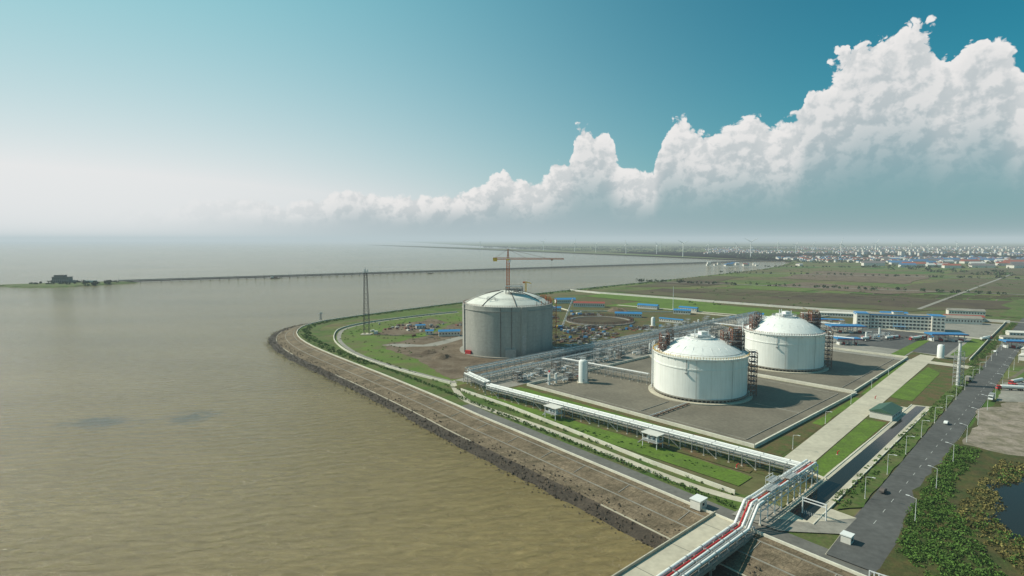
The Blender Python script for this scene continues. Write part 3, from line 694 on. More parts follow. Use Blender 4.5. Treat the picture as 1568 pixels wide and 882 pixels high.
for q,r,mt in((-31.2,0.55,white),(-32.7,0.32,red),(-33.8,0.42,white),(-35,0.3,steel),(-36,0.45,white)):
    b_.beam(W(-82,q,1.85+r),W(-420,q,1.85+r),2*r,mt,12); b_.beam(W(-82,q,1.85+r),W(-75,q,8.2+r),2*r,mt,12); b_.beam(W(-75,q,8.2+r),W(-71,q,8.2+r),2*r,mt,12)
    for i in range(30): b_.beam(W(-86-i*9,q,1.85+r),W(-86.5-i*9,q,1.85+r),2*r+0.24,steel,12)
b_.obj('jetty_pipeline',smooth=True)
b_=MB()
for i in range(90):
    p=-78-i*3.8; b_.beam(W(p,-37,0.1),W(p,-37,1.2),0.12,steel)
b_.beam(W(-78,-37,1.2),W(-420,-37,1.2),0.12,steel); b_.beam(W(-78,-37,0.7),W(-420,-37,0.7),0.1,steel); b_.obj('jetty_railing')
def hut(name,loc,sz,rz,roof,wallm=wallw,flat=True,over=0.5):
    b_=MB(); a,c,h=sz
    b_.box((0,0,h/2),(a,c,h),wallm)
    for y in(-1,1):
        n_=max(1,int(a/3))
        for i in range(n_): b_.box((-a/2+(i+0.5)*a/n_,y*(c/2+0.03),h*0.55),(min(1.4,a/n_*0.5),0.08,h*0.3),glass)
    b_.box((a/2+0.03,0,h*0.35),(0.08,1.1,h*0.68),glass)
    if flat: b_.box((0,0,h+0.15),(a+over,c+over,0.3),roof)
    else:
        o_=over/2; A=[(-a/2-o_,-c/2-o_,h),(a/2+o_,-c/2-o_,h),(a/2+o_,c/2+o_,h),(-a/2-o_,c/2+o_,h),(-a/2-o_,0,h+c*0.2),(a/2+o_,0,h+c*0.2)]
        b_.add(A,[(0,1,5,4),(2,3,4,5),(0,4,3),(1,2,5),(3,2,1,0)],roof)
    return b_.obj(name,loc,rz)
hut('gatehouse',(70,206,0.1),(5,4,3.4),PA,white)
hut('guard_kiosk',W(-62,-60,0.1),(3,3,2.8),PA,white)
b_=MB()
for q in(-50,-42): b_.beam(W(-52,q,0),W(-52,q,6.5),0.35,white_steel)
for z in(5.2,6.3): b_.beam(W(-52,-50,z),W(-52,-42,z),0.3,white_steel)
for k in range(14): b_.beam(W(-52-0,-50+k*0.6,0.1),W(-52,-50+k*0.6,1.6),0.1,white_steel)
b_.obj('security_gate')
b_=MB()
for k in range(16):
    a=(104+k*0.9,158-k*0.75); b_.box((a[0],a[1],2.2),(0.35,0.5,4.2),white_steel,-0.7)
b_.beam((104,158,4.2),(118,146,4.2),0.3,white_steel); b_.beam((104,158,0.5),(118,146,0.5),0.3,white_steel); b_.obj('security_gate')
for p,q in((-30,-6),(20,-30),(110,-27),(140,-12),(60,164)):
    b_=MB(); b_.beam((0,0,0),(0,0,1.6),0.5,red,8); b_.beam((0,0,1.6),(0.9,0,2.1),0.35,red,8); b_.box((0,0,0.1),(1,1,0.2),conc); b_.obj('fire_monitor',W(p,q,0.2))
# ---------------------------------------------------------------- sheds and buildings
hut('green_roof_shed',W(105,-27,0.2),(19,11,4),PA,green_roof,wallw,False,1.2)
for X,Y,a,c,h,rz in((85,905,32,12,6,0.1),(116,852,46,11,6,-0.15),(152,738,34,9,5,-0.2),(232,770,22,9,5,-.4),(-66,592,22,8,5,0.15),(-88,600,8,6,4,.15),(200,830,30,10,5,-.6),(60,800,18,8,5,0.1),(250,800,26,8,5,-.7),(195,690,30,5,4,-0.7),(-104,640,10,5,4,0.3)):
    hut('site_office_shed',(X,Y,0.15),(a,c,h),rz,blue if X!=116 else redroof,wallw,False,1.0)
for X,Y,a,c,h,rz in((640,640,30,10,5,-.5),(560,700,40,10,6,-.3),(700,560,40,14,7,.75),(430,740,50,8,5,-.4),(500,560,22,8,4,-.3),(760,660,40,16,8,.75),(820,730,50,16,8,.75),(690,700,36,12,6,-.7),(560,520,14,8,4,.7),(500,470,10,8,4,.7),(340,690,24,9,5,-.5),(385,730,20,10,5,-.4),(320,740,18,8,4,-.5),(500,740,30,10,5,-.3),(590,610,20,9,5,.75),(620,580,24,10,5,.75),(530,590,18,8,4,-.3),(460,500,16,8,4,.7),(650,690,26,10,6,-.6),(720,640,26,12,6,.75),(610,760,40,12,6,-.4),(860,800,40,14,7,.75),(430,470,12,7,4,.7),(280,700,20,8,4,-.6),(300,650,16,7,4,-.6)):
    hut('service_building',(X,Y,0.15),(a,c,h),rz,R.choice((blue,blue,wallw,redroof,concg)),wallw,False,1.0)
hut('long_warehouse',(530,684,0.15),(62,13,7),-0.3,concg,wallw,False,1.5)
def office(loc,a,c,st,rz):
    b_=MB(); h=st*3.8
    b_.box((0,0,h/2),(a,c,h),wallw); b_.box((0,0,h+0.5),(a+0.8,c+0.8,1.0),blue); b_.box((0,0,h+1.25),(a-1,c-1,0.5),concg)
    b_.box((0,0,h+2.6),(10,8,3),wallw); b_.box((0,0,h+4.25),(11,9,0.3),blue)
    for s in range(st):
        z=s*3.8+2.2
        n_=int(a/3.6)
        for i in range(n_):
            x=-a/2+(i+0.5)*a/n_
            for y in(-1,1): b_.box((x,y*(c/2+0.05),z),(2.3,0.12,1.9),glass)
        b_.box((0,-(c/2+0.15),z+1.5),(a,0.3,0.35),wallw)
    b_.box((0,-c/2-2,3.6),(12,4,0.4),blue)
    for x in(-5,5): b_.beam((x,-c/2-3.6,0),(x,-c/2-3.6,3.4),0.5,wallw)
    for s_ in(-1,1):
        b_.box((s_*(a/2-6),-1.5,h/2+0.8),(12.2,c+3,h+1.6),wallw); b_.box((s_*(a/2-6),-1.5,h+1.8),(12.6,c+3.4,0.5),blue)
        for s in range(st):
            for dx in(-3.8,0,3.8): b_.box((s_*(a/2-6)+dx,-c/2-3.05,s*3.8+2.2),(2.3,0.12,1.9),glass)
    return b_.obj('office_building',loc,rz)
office((437,640,0.15),84,16,4,-0.36)
def canopy(loc,a,c,h,rz):
    b_=MB()
    for i in range(4):
        for y in(-c/2+2,c/2-2):
            x=-a/2+3+i*(a-6)/3; b_.beam((x,y,0),(x,y,h),0.6,wallw)
    b_.box((0,0,h+0.6),(a,c,1.2),blue); b_.box((0,0,h+1.26),(a-1,c-1,0.12),blue); b_.box((0,-c/2-0.1,h+0.2),(a,0.1,0.5),red)
    for i in range(4): x=-a/2+3+i*(a-6)/3; b_.box((x,0,1.2),(1.4,5,2.2),red if i%2 else white_steel); b_.box((x,0,0.1),(2.4,9,0.2),conc)
    return b_.obj('loading_canopy',loc,rz)
canopy((362,612,0.2),36,16,7,-0.1); canopy((372,668,0.2),36,10,6,-0.3); canopy((322,540,0.2),22,10,5.5,-0.1)
canopy((432,560,0.2),34,13,6.5,-0.1); canopy((470,522,0.2),26,11,6,-0.2)
def equipment(loc,w,d,seed,rz=PA):
    r=random.Random(seed); b_=MB()
    k=int(w/6)
    for i in range(k):
        x=-w/2+3+i*w/k
        t=r.random()
        if t<0.4: frame(b_,x,r.uniform(-d/4,d/4),0,r.uniform(5,11),4.5,5,r.choice((steel,steel,dark_steel)),3,0.25,steel)
        elif t<0.5:
            y=r.uniform(-d/3,d/3); h=r.uniform(5,9); b_.beam((x,y,0),(x,y,h),1.8,white,14)
        elif t<0.75:
            y=r.uniform(-d/3,d/3); b_.beam((x-2.5,y,2.0),(x+2.5,y,2.0),1.6,white_steel,14); b_.box((x-1.5,y,0.6),(0.5,1.6,1.2),conc); b_.box((x+1.5,y,0.6),(0.5,1.6,1.2),conc)
        else: b_.box((x,0,1.4),(3.6,3,2.6),steel); b_.box((x,3.5,1),(1.6,1.6,1.8),red if r.random()<.3 else white_steel)
        b_.beam((x,-d/2,r.uniform(0.8,3)),(x,d/2,r.uniform(0.8,3)),0.35,r.choice((steel,white_steel)),8)
    for j in range(5):
        y=-d/2+j*d/5+r.uniform(0,2); z=r.uniform(0.8,5); b_.beam((-w/2,y,z),(w/2,y,z),r.uniform(0.25,0.45),white_steel if j%2 else steel,8)
    return b_.obj('process_equipment',loc,rz)
for i,(p,q,w_,d) in enumerate(((30,172,60,12),(100,175,60,10),(170,172,60,10),(250,175,70,12),(340,225,80,14),(430,150,60,30),(400,180,60,20),(360,120,50,26),(400,60,60,20),(30,150,40,8),(300,222,60,14),(250,215,60,10),(445,110,40,30),(120,215,70,12))):
    equipment(W(p,q,0.15),w_,d,i+3)
for p,q in((350,165),(362,165),(374,165),(350,178),(362,178),(374,178)):
    b_=MB()
    for i in range(4):
        for j in range(4): b_.beam((-3+i*2,-3+j*2,1),(-3+i*2,-3+j*2,12),0.9,white_steel,6)
    frame(b_,0,0,0,12.5,8,8,steel,2,0.25); b_.obj('air_vaporiser',W(p,q,0.2),PA)
b_=MB(); b_.lathe([(42,0.1),(42,1.0),(36,1.0),(36,0.1)],concg,64); b_.lathe([(36,0.3),(0.1,0.3)],dirtk,64)
for i in range(150):
    a=2*math.pi*i/150
    for r_ in(41,38.5): b_.beam((r_*math.cos(a),r_*math.sin(a),1),(r_*math.cos(a),r_*math.sin(a),4.5),0.3,rust if i%3 else dark_steel)
for z in(2,3.2,4.4): b_.lathe([(41.1,z),(41.1,z+0.25)],dark_steel,64)
b_.obj('ring_foundation',(109,700,0.1))
b_=MB()
for i in range(520):
    a=R.uniform(0,2*math.pi); 
    x,y=R.choice(((40,640),(70,625),(95,640),(20,690),(40,730),(150,640),(85,590),(100,760),(60,560),(60,500),(0,750)))
    x+=R.gauss(0,13);y+=R.gauss(0,10); t=R.random()
    if (x+4)**2+(y-517)**2<46**2 or (x-109)**2+(y-700)**2<45**2: continue
    if t<0.5: b_.box((x,y,0.6),(R.uniform(3,9),R.uniform(1,3),1.0),R.choice((dark_steel,rust,steel)),R.choice((0.2,0.75,-0.8)))
    elif t<0.7: b_.box((x,y,1.2),(R.uniform(2,5),2.4,2.4),R.choice((dark_steel,rust,blue,wallw,steel)),a)
    else: frame(b_,x,y,0,R.uniform(1.5,4),R.uniform(2,5),R.uniform(2,5),dark_steel,1,0.25)
b_.obj('construction_materials')
b_=MB()
for i in range(50):
    x=-105+R.gauss(0,24);y=645+R.gauss(0,14); b_.box((x,y,0.9),(R.uniform(1.5,5),2,1.6),R.choice((dark_steel,wallw,steel,rust)),R.uniform(0,3))
b_.obj('construction_materials')
b_=MB()
for cx,cy,r_,h_ in((-60,480,9,2.5),(-75,500,7,2),(20,470,8,2),(150,800,18,4),(30,800,14,4),(-50,720,12,3)):
    pr=[(r_,0),(r_*.75,h_*.45),(r_*.4,h_*.85),(0.05,h_)]; vs0=len(b_.v); b_.lathe(pr,dirt,18,(cx,cy))
    for i in range(vs0,len(b_.v)):
        x,y,z=b_.v[i]; k=noise.noise(Vector((x*.2,y*.2,1))); b_.v[i]=(x+k*2,y+k*2,z*(1+k))
b_.obj('dirt_mounds')
# ---------------------------------------------------------------- street lamps
def lamp(x,y,rz,h=9):
    b_=MB(); b_.beam((0,0,0),(0,0,h),0.26,white_steel,8,0.14); b_.beam((0,0,h),(2.2,0,h+0.5),0.13,white_steel,6); b_.box((2.6,0,h+0.5),(1.2,0.4,0.16),white_steel); b_.box((0,0,0.2),(0.6,0.6,0.4),conc)
    b_.obj('street_lamp',(x,y,0.1),rz)
for i in range(14):
    p=-22+i*33; x,y,_=W(p,-53.5+(p+20)*0.036); lamp(x,y,PA-math.pi/2)
for i in range(16):
    p=-30+i*38; x,y,_=W(p,-72+(p+40)*0.04); lamp(x,y,PA+math.pi/2)
for i in range(5):
    x,y,_=W(12+i*52,-14.5+(12+i*52)*0.07+0.7); lamp(x,y,PA-math.pi/2,7)
b_=MB(); b_.beam((0,0,0),(0,0,30),2.2,white_steel,16,1.6); frame(b_,0,0,0,24,4,4,steel,8,0.25); b_.lathe([(1.2,30),(1.5,31),(1.0,31.5)],steel,16); b_.obj('vent_stack',(307,385,0.1),0.2,True)
b_=MB(); b_.lathe([(2.6,0),(2.6,10),(2.0,11.2),(0.05,11.8)],white,24); b_.box((0,0,0.2),(7,7,0.4),conc); b_.beam((2.8,0,0),(2.8,0,12),0.25,steel); b_.obj('vertical_nitrogen_tank',(365,478,0.2),0,True)
b_=MB(); b_.lathe([(2.2,0),(2.2,9),(1.6,10.2),(0.05,10.6)],white,24); b_.box((0,0,0.2),(7,7,0.4),conc); b_.beam((2.4,0,0),(2.4,0,11),0.25,steel); b_.obj('vertical_nitrogen_tank',(165,660,0.2),0,True)
# ---------------------------------------------------------------- vehicles
def truck(loc,rz,cab,body,L=9.0,tank=False):
    b_=MB()
    b_.box((0.4,0,1.0),(L,1.0,0.35),dark_steel)
    b_.add([(L/2-1.6,-1.2,.7),(L/2+0.6,-1.2,.7),(L/2+0.6,1.2,.7),(L/2-1.6,1.2,.7),(L/2-1.6,-1.2,3.0),(L/2+0.15,-1.15,3.0),(L/2+0.15,1.15,3.0),(L/2-1.6,1.2,3.0)],[(0,1,5,4),(1,2,6,5),(2,3,7,6),(3,0,4,7),(4,5,6,7),(3,2,1,0)],cab)
    b_.box((L/2+0.42,0,2.3),(0.12,2.0,0.9),glass); 
    for s_ in(-1,1): b_.box((L/2-0.5,s_*1.2,2.3),(1.0,0.06,0.7),glass)
    if tank: b_.beam((-L/2,0,2.4),(L/2-2.0,0,2.4),2.3,body,16)
    else: b_.box((-1.0,0,2.5),(L-2.4,2.4,2.6),body)
    for x in(L/2-0.4,-L/2+1,-L/2+2.3,-0.2):
        for s_ in(-1.05,1.05): b_.beam((x,s_-0.15,0.5),(x,s_+0.15,0.5),1.0,tyre,12)
    b_.obj('tank_truck' if tank else 'cargo_truck',loc,rz)
def car(loc,rz,body):
    b_=MB(); A=[(-2.2,.35),(2.2,.35),(2.25,.8),(1.3,.95),(.6,1.45),(-1.2,1.45),(-1.9,.95),(-2.25,.9)]; n_=len(A)
    vs=[(x,-.85,z) for x,z in A]+[(x,.85,z) for x,z in A]; b_.add(vs,[(i,(i+1)%n_,n_+(i+1)%n_,n_+i) for i in range(n_)]+[tuple(range(n_))[::-1],tuple(range(n_,2*n_))],body)
    b_.add([(x+0.03,y,z+0.02) for x,y,z in((1.32,-.75,.97),(.64,-.7,1.43),(.64,.7,1.43),(1.32,.75,.97))],[(0,3,2,1)],glass)
    for s_ in(-.87,.87): b_.add([(1.1,s_,.98),(.55,s_,1.38),(-1.15,s_,1.38),(-1.7,s_,.98)],[(0,1,2,3)],glass)
    for x in(-1.4,1.4):
        for s_ in(-.8,.8): b_.beam((x,s_-.1,.33),(x,s_+.1,.33),0.66,tyre,12)
    b_.obj('parked_car',loc,rz)
GZ=ZL[0]+0.02
truck((331,371,GZ),rad(168),red,white,15,True)
truck((350,388,GZ),rad(205),red,white,15,True)
truck((345,376,GZ),rad(170),red,steel,13,True)
truck((322,395,GZ),PA,white,concg,8)
truck((300,349,GZ),PA+math.pi,white,steel,7)
for i,(x,y) in enumerate(((402,562),(409,566),(416,570),(380,566),(388,570),(470,560),(478,566),(352,560))): truck((x,y,GZ),R.choice((0.4,0.45,3.5)),R.choice((red,white,red)),white,12,True)
for i in range(16): car((360+i*5.6+R.uniform(-1,1),578+R.uniform(-1,1),GZ),R.choice((1.2,1.3)),R.choice((white,dark_steel,steel,red,blue)))
for x,y,mt in((147,218,dark_steel),(236,302,white),(430,500,white)): car((x,y,GZ),PA,mt)
# ---------------------------------------------------------------- distance: causeway, island, boats
b_=MB(); A=Vector((-965,1393,0));Bq=Vector((1330,2850,0)); d=(Bq-A);L=d.length;d.normalize();n_=Vector((-d.y,d.x,0))
b_.beam(A+Vector((0,0,2.2)),Bq+Vector((0,0,2.2)),2.0,concg)
for o_ in(-4.5,4.5): b_.beam(A+n_*o_+Vector((0,0,1.6)),Bq+n_*o_+Vector((0,0,1.6)),1.3,concg)
k=int(L/22)
for i in range(k+1):
    P=A+d*(L*i/k)
    for o_ in(-4,4): Q=P+n_*o_; b_.beam((Q.x,Q.y,-8),(Q.x,Q.y,1.2),1.5,concg,6)
    if i%6==0: b_.beam((P.x,P.y,2),(P.x,P.y,9),0.6,steel)
A2=A+n_*34;B2=Bq+n_*34
b_.beam(A2+Vector((0,0,-3.2)),B2+Vector((0,0,-3.2)),2.6,rev2)
b_.obj('causeway_bridge')
isl=rough([(-1230,1296),(-1165,1290),(-1090,1262),(-1010,1262),(-960,1330),(-925,1400),(-960,1430),(-1060,1420),(-1120,1370)],14,14)
b_=MB(); c=(-1040,1340); n_=len(isl); 
ring=lambda k,z:[(c[0]+(x-c[0])*k,c[1]+(y-c[1])*k,z) for x,y in isl]
b_.add(ring(1.08,-6)+ring(0.94,-2.5)+ring(0.7,-1.5)+[(c[0],c[1],-1)],[(j*n_+i,j*n_+(i+1)%n_,(j+1)*n_+(i+1)%n_,(j+1)*n_+i) for j in range(2) for i in range(n_)]+[(2*n_+i,2*n_+(i+1)%n_,3*n_) for i in range(n_)],grassd)
b_.obj('island')
b_=MB(); b_.box((0,0,7),(38,14,14),concg); b_.box((-4,0,16),(22,12,4),concg); b_.box((-4,0,18.3),(24,14,0.6),dark_steel); b_.box((0,0,14.2),(40,16,0.5),dark_steel)
for s in range(3):
    for i in range(9): b_.box((-17+i*4.2,-7.05,3+s*4),(2.2,0.2,2),glass)
b_.box((26,0,3),(14,8,6),concg); b_.box((60,6,2.5),(24,7,5),wallw); b_.obj('island_station_building',(-1082,1366,-1.6),0.1)
leafmass('island_trees',[(c[0]+R.uniform(-90,95),c[1]+R.uniform(-35,50),0,R.uniform(3,7),R.uniform(2,4)) for i in range(46)],leafdist,30,2.2)
def boat(loc,rz,s=1.0):
    b_=MB(); H=[(-12,-3),(8,-3),(14,0),(8,3),(-12,3)]
    n_=5; b_.add([(x*s*.92,y*s*.8,-0.5) for x,y in H]+[(x*s,y*s,2.2*s) for x,y in H],[(i,(i+1)%n_,n_+(i+1)%n_,n_+i) for i in range(n_)]+[tuple(range(5,10))],dark_steel)
    b_.box((-7*s,0,4*s),(6*s,4.5*s,4*s),wallw); b_.box((-7*s,0,6.2*s),(7*s,5*s,0.4*s),steel); b_.beam((-4*s,0,2*s),(-4*s,0,10*s),0.4*s,steel); b_.box((2*s,0,2.8*s),(9*s,4*s,1.2*s),rust)
    b_.obj('cargo_boat',loc,rz)
boat((-655,1568,-5),0.5,1.0); boat((-1230,1283,-5),0.1,0.9); boat((-260,1800,-5),0.5,.7)
# ---------------------------------------------------------------- wind turbines
def turbine(x,y,h,a):
    b_=MB(); b_.beam((0,0,0),(0,0,h),5.0,white,10,3.2); b_.box((0,1,h+1.6),(4,10,4),white)
    b_.beam((0,-4,h+1.6),(0,-6.5,h+1.6),4,white,10,1.5)
    for k in range(3):
        t=a+k*2*math.pi/3; e=(math.sin(t),0,math.cos(t)); m_=h*0.14;l_=h*0.5
        b_.beam((e[0]*1,-5.4,h+1.6+e[2]*1),(e[0]*m_,-5.4,h+1.6+e[2]*m_),2.4,white,6,3.8); b_.beam((e[0]*m_,-5.4,h+1.6+e[2]*m_),(e[0]*l_,-5.4,h+1.6+e[2]*l_),3.8,white,6,0.9)
    b_.obj('wind_turbine',(x,y,0),R.uniform(-0.5,0.5))
for u,Y,h in((-.056,6500,75),(.055,5600,85),(.11,5000,75),(.147,4700,65),(.2,4300,70),(.254,4200,62),(.30,3500,80),(.26,5400,70),(.394,4400,62),(.419,3300,90),(.498,4300,66),(.528,4600,66),(.577,3600,76),(.638,4600,75),(.70,5200,75),(.73,5000,62),(.78,5600,70),(.345,5000,66),(.466,5200,70)):
    turbine(u*Y,Y,h,R.uniform(0,2))
# ---------------------------------------------------------------- distant village and woods
roofs=[simple('roof_blue',(0.06,0.16,0.30),0.2,0.02),simple('roof_red',(0.30,0.09,0.06),0.2,0.02),simple('roof_grey',(0.16,0.15,0.15),0.2,0.02),simple('roof_white',(0.5,0.5,0.48),0.2,0.02)]
b_=MB()
def house(b_,x,y,a,c,h,rz,rf):
    b_.box((x,y,h/2),(a,c,h),wallw,rz); C,S=math.cos(rz),math.sin(rz); L=lambda px,py,z:(x+px*C-py*S,y+px*S+py*C,z); o_=.6
    b_.add([L(-a/2-o_,-c/2-o_,h),L(a/2+o_,-c/2-o_,h),L(a/2+o_,c/2+o_,h),L(-a/2-o_,c/2+o_,h),L(-a/2-o_,0,h+c*.3),L(a/2+o_,0,h+c*.3)],[(0,1,5,4),(2,3,4,5),(0,4,3),(1,2,5)],rf)
cnt=0
while cnt<2500:
    Y=R.uniform(2200,8500); t=R.uniform(0.34,1.0); X=t*Y
    if noise.noise(Vector((X*.0012,Y*.0012,2)))<-0.05+0.25*(t<0.5) : continue
    X=round(X/60)*60+R.uniform(-12,12) if R.random()<.6 else X; cnt+=1
    house(b_,X,Y,R.uniform(9,22),R.uniform(8,12),R.uniform(5,10),0.1+R.choice((0,0,1.57)),R.choice(roofs[:3]+roofs))
for i in range(50):
    t=R.uniform(0.62,0.95); Y=R.uniform(2050,2900); house(b_,t*Y,Y,R.uniform(30,80),R.uniform(18,30),R.uniform(7,11),R.choice((0.1,-0.2)),R.choice(roofs))
for i in range(120):
    t=R.uniform(0.6,1.0); Y=R.uniform(3500,8000); house(b_,t*Y,Y,R.uniform(14,30),14,R.uniform(15,30),0.1,roofs[2])
b_.obj('distant_village')
cl=[]
while len(cl)<7000:
    Y=R.uniform(1500,9500); t=R.uniform(-0.05,1.0); X=t*Y
    if X<1500 and (Y<4300 and X<1300): continue
    if X<435+(5900-Y)*0.5 and Y>4300: continue
    if Y<2600 and R.random()<0.75: continue
    k=noise.noise(Vector((X*.002,Y*.0035,9)))
    if k<-0.02: continue
    if R.random()<.6: Y=round(Y/150)*150+R.uniform(-8,8)
    cl.append((X,Y,3,R.uniform(5,14),R.uniform(3,6.5)))
leafmass('distant_trees',cl,leafdist,12,4.5)
cl=[]
for a,b2 in(((300,1400),(1900,500)),((640,1760),(3200,700)),((958,2160),(4200,1700)),((1250,2700),(5000,2450))):
    for i in range(230): f=R.random(); cl.append((a[0]+(b2[0]-a[0])*f,a[1]+(b2[1]-a[1])*f+R.choice((-1,1))*12,2.5,R.uniform(2,4.5),R.uniform(2,4)))
leafmass('roadside_trees',cl,leafdist,24,1.8)
cl=[]; cr=[p for p in crest if p[1]>900]
for i in range(260):
    f=R.random(); j=R.randrange(len(cr)-1); x=cr[j][0]+(cr[j+1][0]-cr[j][0])*f;y=cr[j][1]+(cr[j+1][1]-cr[j][1])*f
    cl.append((x+R.uniform(4,20),y-R.uniform(4,20),1,R.uniform(1.5,3.5),R.uniform(1,2.2)))
for i in range(500):
    x=R.uniform(250,1500);y=R.uniform(850,2000)
    if inpoly(x,y,crest+far) and noise.noise(Vector((x*.006,y*.006,4)))>0.1: cl.append((x,y,1,R.uniform(1.5,4),R.uniform(1,2.5)))
leafmass('shore_shrubs',cl,leaf,24,1.0)
# ---------------------------------------------------------------- atmospheric haze layer (extinction + airlight)
m=bpy.data.materials.new('haze'); m.use_nodes=True; nt=m.node_tree; nt.nodes.clear()
DEN=7e-5
va=nd(nt,'ShaderNodeVolumeAbsorption'); va.inputs['Density'].default_value=DEN; va.inputs['Color'].default_value=(0,0,0,1)
ve=nd(nt,'ShaderNodeEmission'); ve.inputs['Color'].default_value=(0.48,0.575,0.60,1); ve.inputs['Strength'].default_value=DEN
vadd=nd(nt,'ShaderNodeAddShader'); nt.links.new(va.outputs[0],vadd.inputs[0]); nt.links.new(ve.outputs[0],vadd.inputs[1])
oo=nd(nt,'ShaderNodeOutputMaterial'); nt.links.new(vadd.outputs[0],oo.inputs['Volume'])
b_=MB(); b_.box((0,8000,80),(60000,36000,300),m); b_.obj('sky_haze')
# ---------------------------------------------------------------- world
SE,SA=rad(42),rad(-76)
w=bpy.data.worlds.new('World'); scn.world=w; w.use_nodes=True; nt=w.node_tree; nt.nodes.clear()
sky=nd(nt,'ShaderNodeTexSky',sky_type='NISHITA'); sky.sun_disc=False; sky.sun_elevation=SE; sky.sun_rotation=SA; sky.altitude=100
sky.air_density=1.0; sky.dust_density=1.6; sky.ozone_density=2.0
tc=nd(nt,'ShaderNodeTexCoord').outputs['Generated']
s3=nd(nt,'ShaderNodeSeparateXYZ'); nt.links.new(tc,s3.inputs[0]); x,y,z=s3.outputs
az=MA(nt,'MULTIPLY',MA(nt,'ARCTAN2',x,y),57.2958)
el=MA(nt,'MULTIPLY',MA(nt,'ARCTAN2',z,MA(nt,'SQRT',MA(nt,'ADD',MA(nt,'MULTIPLY',x,x),MA(nt,'MULTIPLY',y,y)))),57.2958)
skc=MIX(nt,1.0,sky.outputs[0],(0.05,1.10,1.06),'MULTIPLY')
dsun=MA(nt,'ADD',MA(nt,'MULTIPLY',x,math.sin(SA)),MA(nt,'MULTIPLY',y,math.cos(SA)))
sunw=SS(nt,dsun,-0.55,0.85)
ea=MA(nt,'MAXIMUM',el,0.0)
skc=MIX(nt,MA(nt,'MULTIPLY',MA(nt,'MULTIPLY',sunw,sunw),0.85,clamp=True),skc,(1.9,7.2,8.2))
fw=MA(nt,'ADD',MA(nt,'MULTIPLY',MA(nt,'EXPONENT',MA(nt,'DIVIDE',ea,-12.0)),MA(nt,'MULTIPLY',sunw,1.4)),MA(nt,'MULTIPLY',MA(nt,'EXPONENT',MA(nt,'DIVIDE',ea,-6.0)),0.33),clamp=True)
hazec=MIX(nt,sunw,(3.7,5.9,6.5),(10.9,11.0,11.0))
skc=MIX(nt,fw,skc,hazec)
tops=[(-60,1.5),(-40,2),(-30,3.2),(-26,3.9),(-22,3.6),(-18,4.3),(-14.4,5.2),(-11,4.3),(-8,4.7),(-3,5.4),(-0.9,6.8),(1,5.6),(4.3,7.4),(5.8,8.2),(6.6,10.8),(8.5,11.0),(9.8,9.2),(11.4,7.0),(13.6,6.6),(14.6,10.8),(16.0,11.2),(17.6,10.0),(22,10.9),(25.2,10.2),(27,14),(30.2,15.8),(31.8,16.8),(35.3,16.6),(37,14.2),(38.4,15.4),(40.4,14.6),(41.6,12.2),(44,13),(50,12),(60,9),(80,4)]
px=[((a+60)/140,h_/20) for a,h_ in tops]
def dens(az,el):
    f=nd(nt,'ShaderNodeFloatCurve')
    cv=f.mapping.curves[0]; cv.points[0].location=px[0]; cv.points[1].location=px[-1]
    for q_ in px[1:-1]: cv.points.new(*q_)
    f.mapping.update()
    nt.links.new(MA(nt,'DIVIDE',MA(nt,'ADD',az,60.0),140.0),f.inputs['Value'])
    top=MA(nt,'MULTIPLY',f.outputs[0],20.0)
    cb=nd(nt,'ShaderNodeCombineXYZ'); nt.links.new(az,cb.inputs[0]); nt.links.new(MA(nt,'MULTIPLY',el,1.1),cb.inputs[1])
    nz=nd(nt,'ShaderNodeTexNoise',noise_dimensions='2D'); nz.inputs['Scale'].default_value=0.55; nz.inputs['Detail'].default_value=3; nt.links.new(cb.outputs[0],nz.inputs['Vector'])
    sv=nd(nt,'ShaderNodeVectorMath',operation='SCALE'); sv.inputs['Scale'].default_value=1.3; nt.links.new(nz.outputs['Color'],sv.inputs[0])
    ad=nd(nt,'ShaderNodeVectorMath',operation='ADD'); nt.links.new(cb.outputs[0],ad.inputs[0]); nt.links.new(sv.outputs[0],ad.inputs[1])
    tot=None
    for s_,wt,ft in((0.33,1.0,'SMOOTH_F1'),(0.8,0.5,'SMOOTH_F1'),(1.9,0.24,'F1'),(4.2,0.11,'F1')):
        vo=nd(nt,'ShaderNodeTexVoronoi',feature=ft,voronoi_dimensions='2D'); vo.inputs['Scale'].default_value=s_
        if ft!='F1': vo.inputs['Smoothness'].default_value=0.35
        nt.links.new(ad.outputs[0],vo.inputs['Vector'])
        t_=MA(nt,'MULTIPLY',MA(nt,'SUBTRACT',0.40,vo.outputs['Distance']),wt); tot=t_ if tot is None else MA(nt,'ADD',tot,t_)
    ns=nd(nt,'ShaderNodeTexNoise',noise_dimensions='2D'); ns.inputs['Scale'].default_value=1.2; ns.inputs['Detail'].default_value=7; ns.inputs['Roughness'].default_value=0.62; nt.links.new(cb.outputs[0],ns.inputs['Vector'])
    bil=MA(nt,'ADD',MA(nt,'MULTIPLY',tot,2.5),MA(nt,'MULTIPLY',MA(nt,'SUBTRACT',ns.outputs['Fac'],0.5),0.9))
    amp=MA(nt,'MULTIPLY_ADD',top,0.075,0.16)
    return MA(nt,'ADD',MA(nt,'SUBTRACT',top,el),MA(nt,'MULTIPLY',bil,amp)),top,bil
D0,top0,b0=dens(az,el)
D1,_,b1=dens(MA(nt,'SUBTRACT',az,0.5),MA(nt,'ADD',el,0.5))
mask=SS(nt,D0,0.0,0.45)
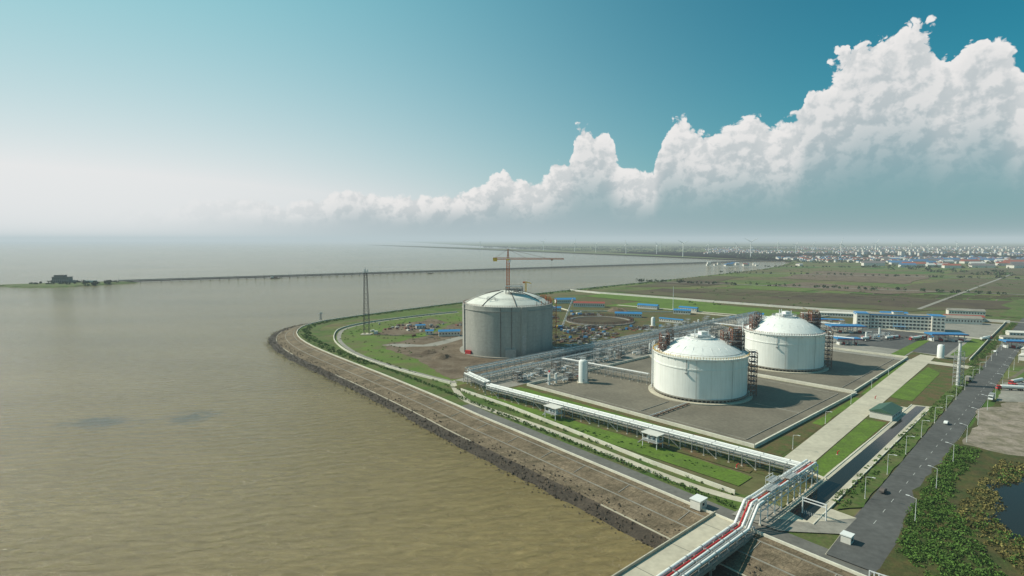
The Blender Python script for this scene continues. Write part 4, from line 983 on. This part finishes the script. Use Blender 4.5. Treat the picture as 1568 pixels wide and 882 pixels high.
litb=SS(nt,MA(nt,'SUBTRACT',b0,b1),-0.75,0.65)
edge=SS(nt,D0,3.2,0.0)
rel=MA(nt,'DIVIDE',el,top0)
lit=MA(nt,'ADD',MA(nt,'ADD',MA(nt,'MULTIPLY',litb,0.50),MA(nt,'MULTIPLY',edge,0.22)),MA(nt,'MULTIPLY',SS(nt,rel,0.15,0.95),0.34),clamp=True)
ccol=MIX(nt,lit,(0.42,0.49,0.52),(0.92,0.89,0.87))
base=SS(nt,rel,0.18,0.70)
ccol=MIX(nt,base,(0.27,0.38,0.42),ccol)
left=SS(nt,az,-40.0,-4.0)
alpha=MA(nt,'MULTIPLY',MA(nt,'MULTIPLY',mask,left),MA(nt,'MULTIPLY_ADD',base,0.30,0.66))
bg1=nd(nt,'ShaderNodeBackground'); bg1.inputs['Strength'].default_value=0.075; nt.links.new(skc,bg1.inputs[0])
bg2=nd(nt,'ShaderNodeBackground'); bg2.inputs['Strength'].default_value=0.96; nt.links.new(ccol,bg2.inputs[0])
ms=nd(nt,'ShaderNodeMixShader'); nt.links.new(alpha,ms.inputs[0]); nt.links.new(bg1.outputs[0],ms.inputs[1]); nt.links.new(bg2.outputs[0],ms.inputs[2])
wo=nd(nt,'ShaderNodeOutputWorld'); nt.links.new(ms.outputs[0],wo.inputs[0])
w.cycles.sampling_method='MANUAL'; w.cycles.sample_map_resolution=512
sl=bpy.data.lights.new('sun','SUN'); sl.energy=5.0; sl.angle=rad(0.5); sl.color=(1.0,0.92,0.77)
so=bpy.data.objects.new('sun',sl); col.objects.link(so)
sd=Vector((math.sin(SA)*math.cos(SE),math.cos(SA)*math.cos(SE),math.sin(SE))); so.rotation_euler=sd.to_track_quat('Z','Y').to_euler(); so.location=(0,0,500)
cd=bpy.data.cameras.new('camera'); cd.lens=20.0; cd.sensor_width=36; cd.clip_start=1; cd.clip_end=120000
co=bpy.data.objects.new('camera',cd); co.location=(0,0,100); co.rotation_euler=(math.pi/2-math.atan(73/871),0,0); col.objects.link(co); scn.camera=co
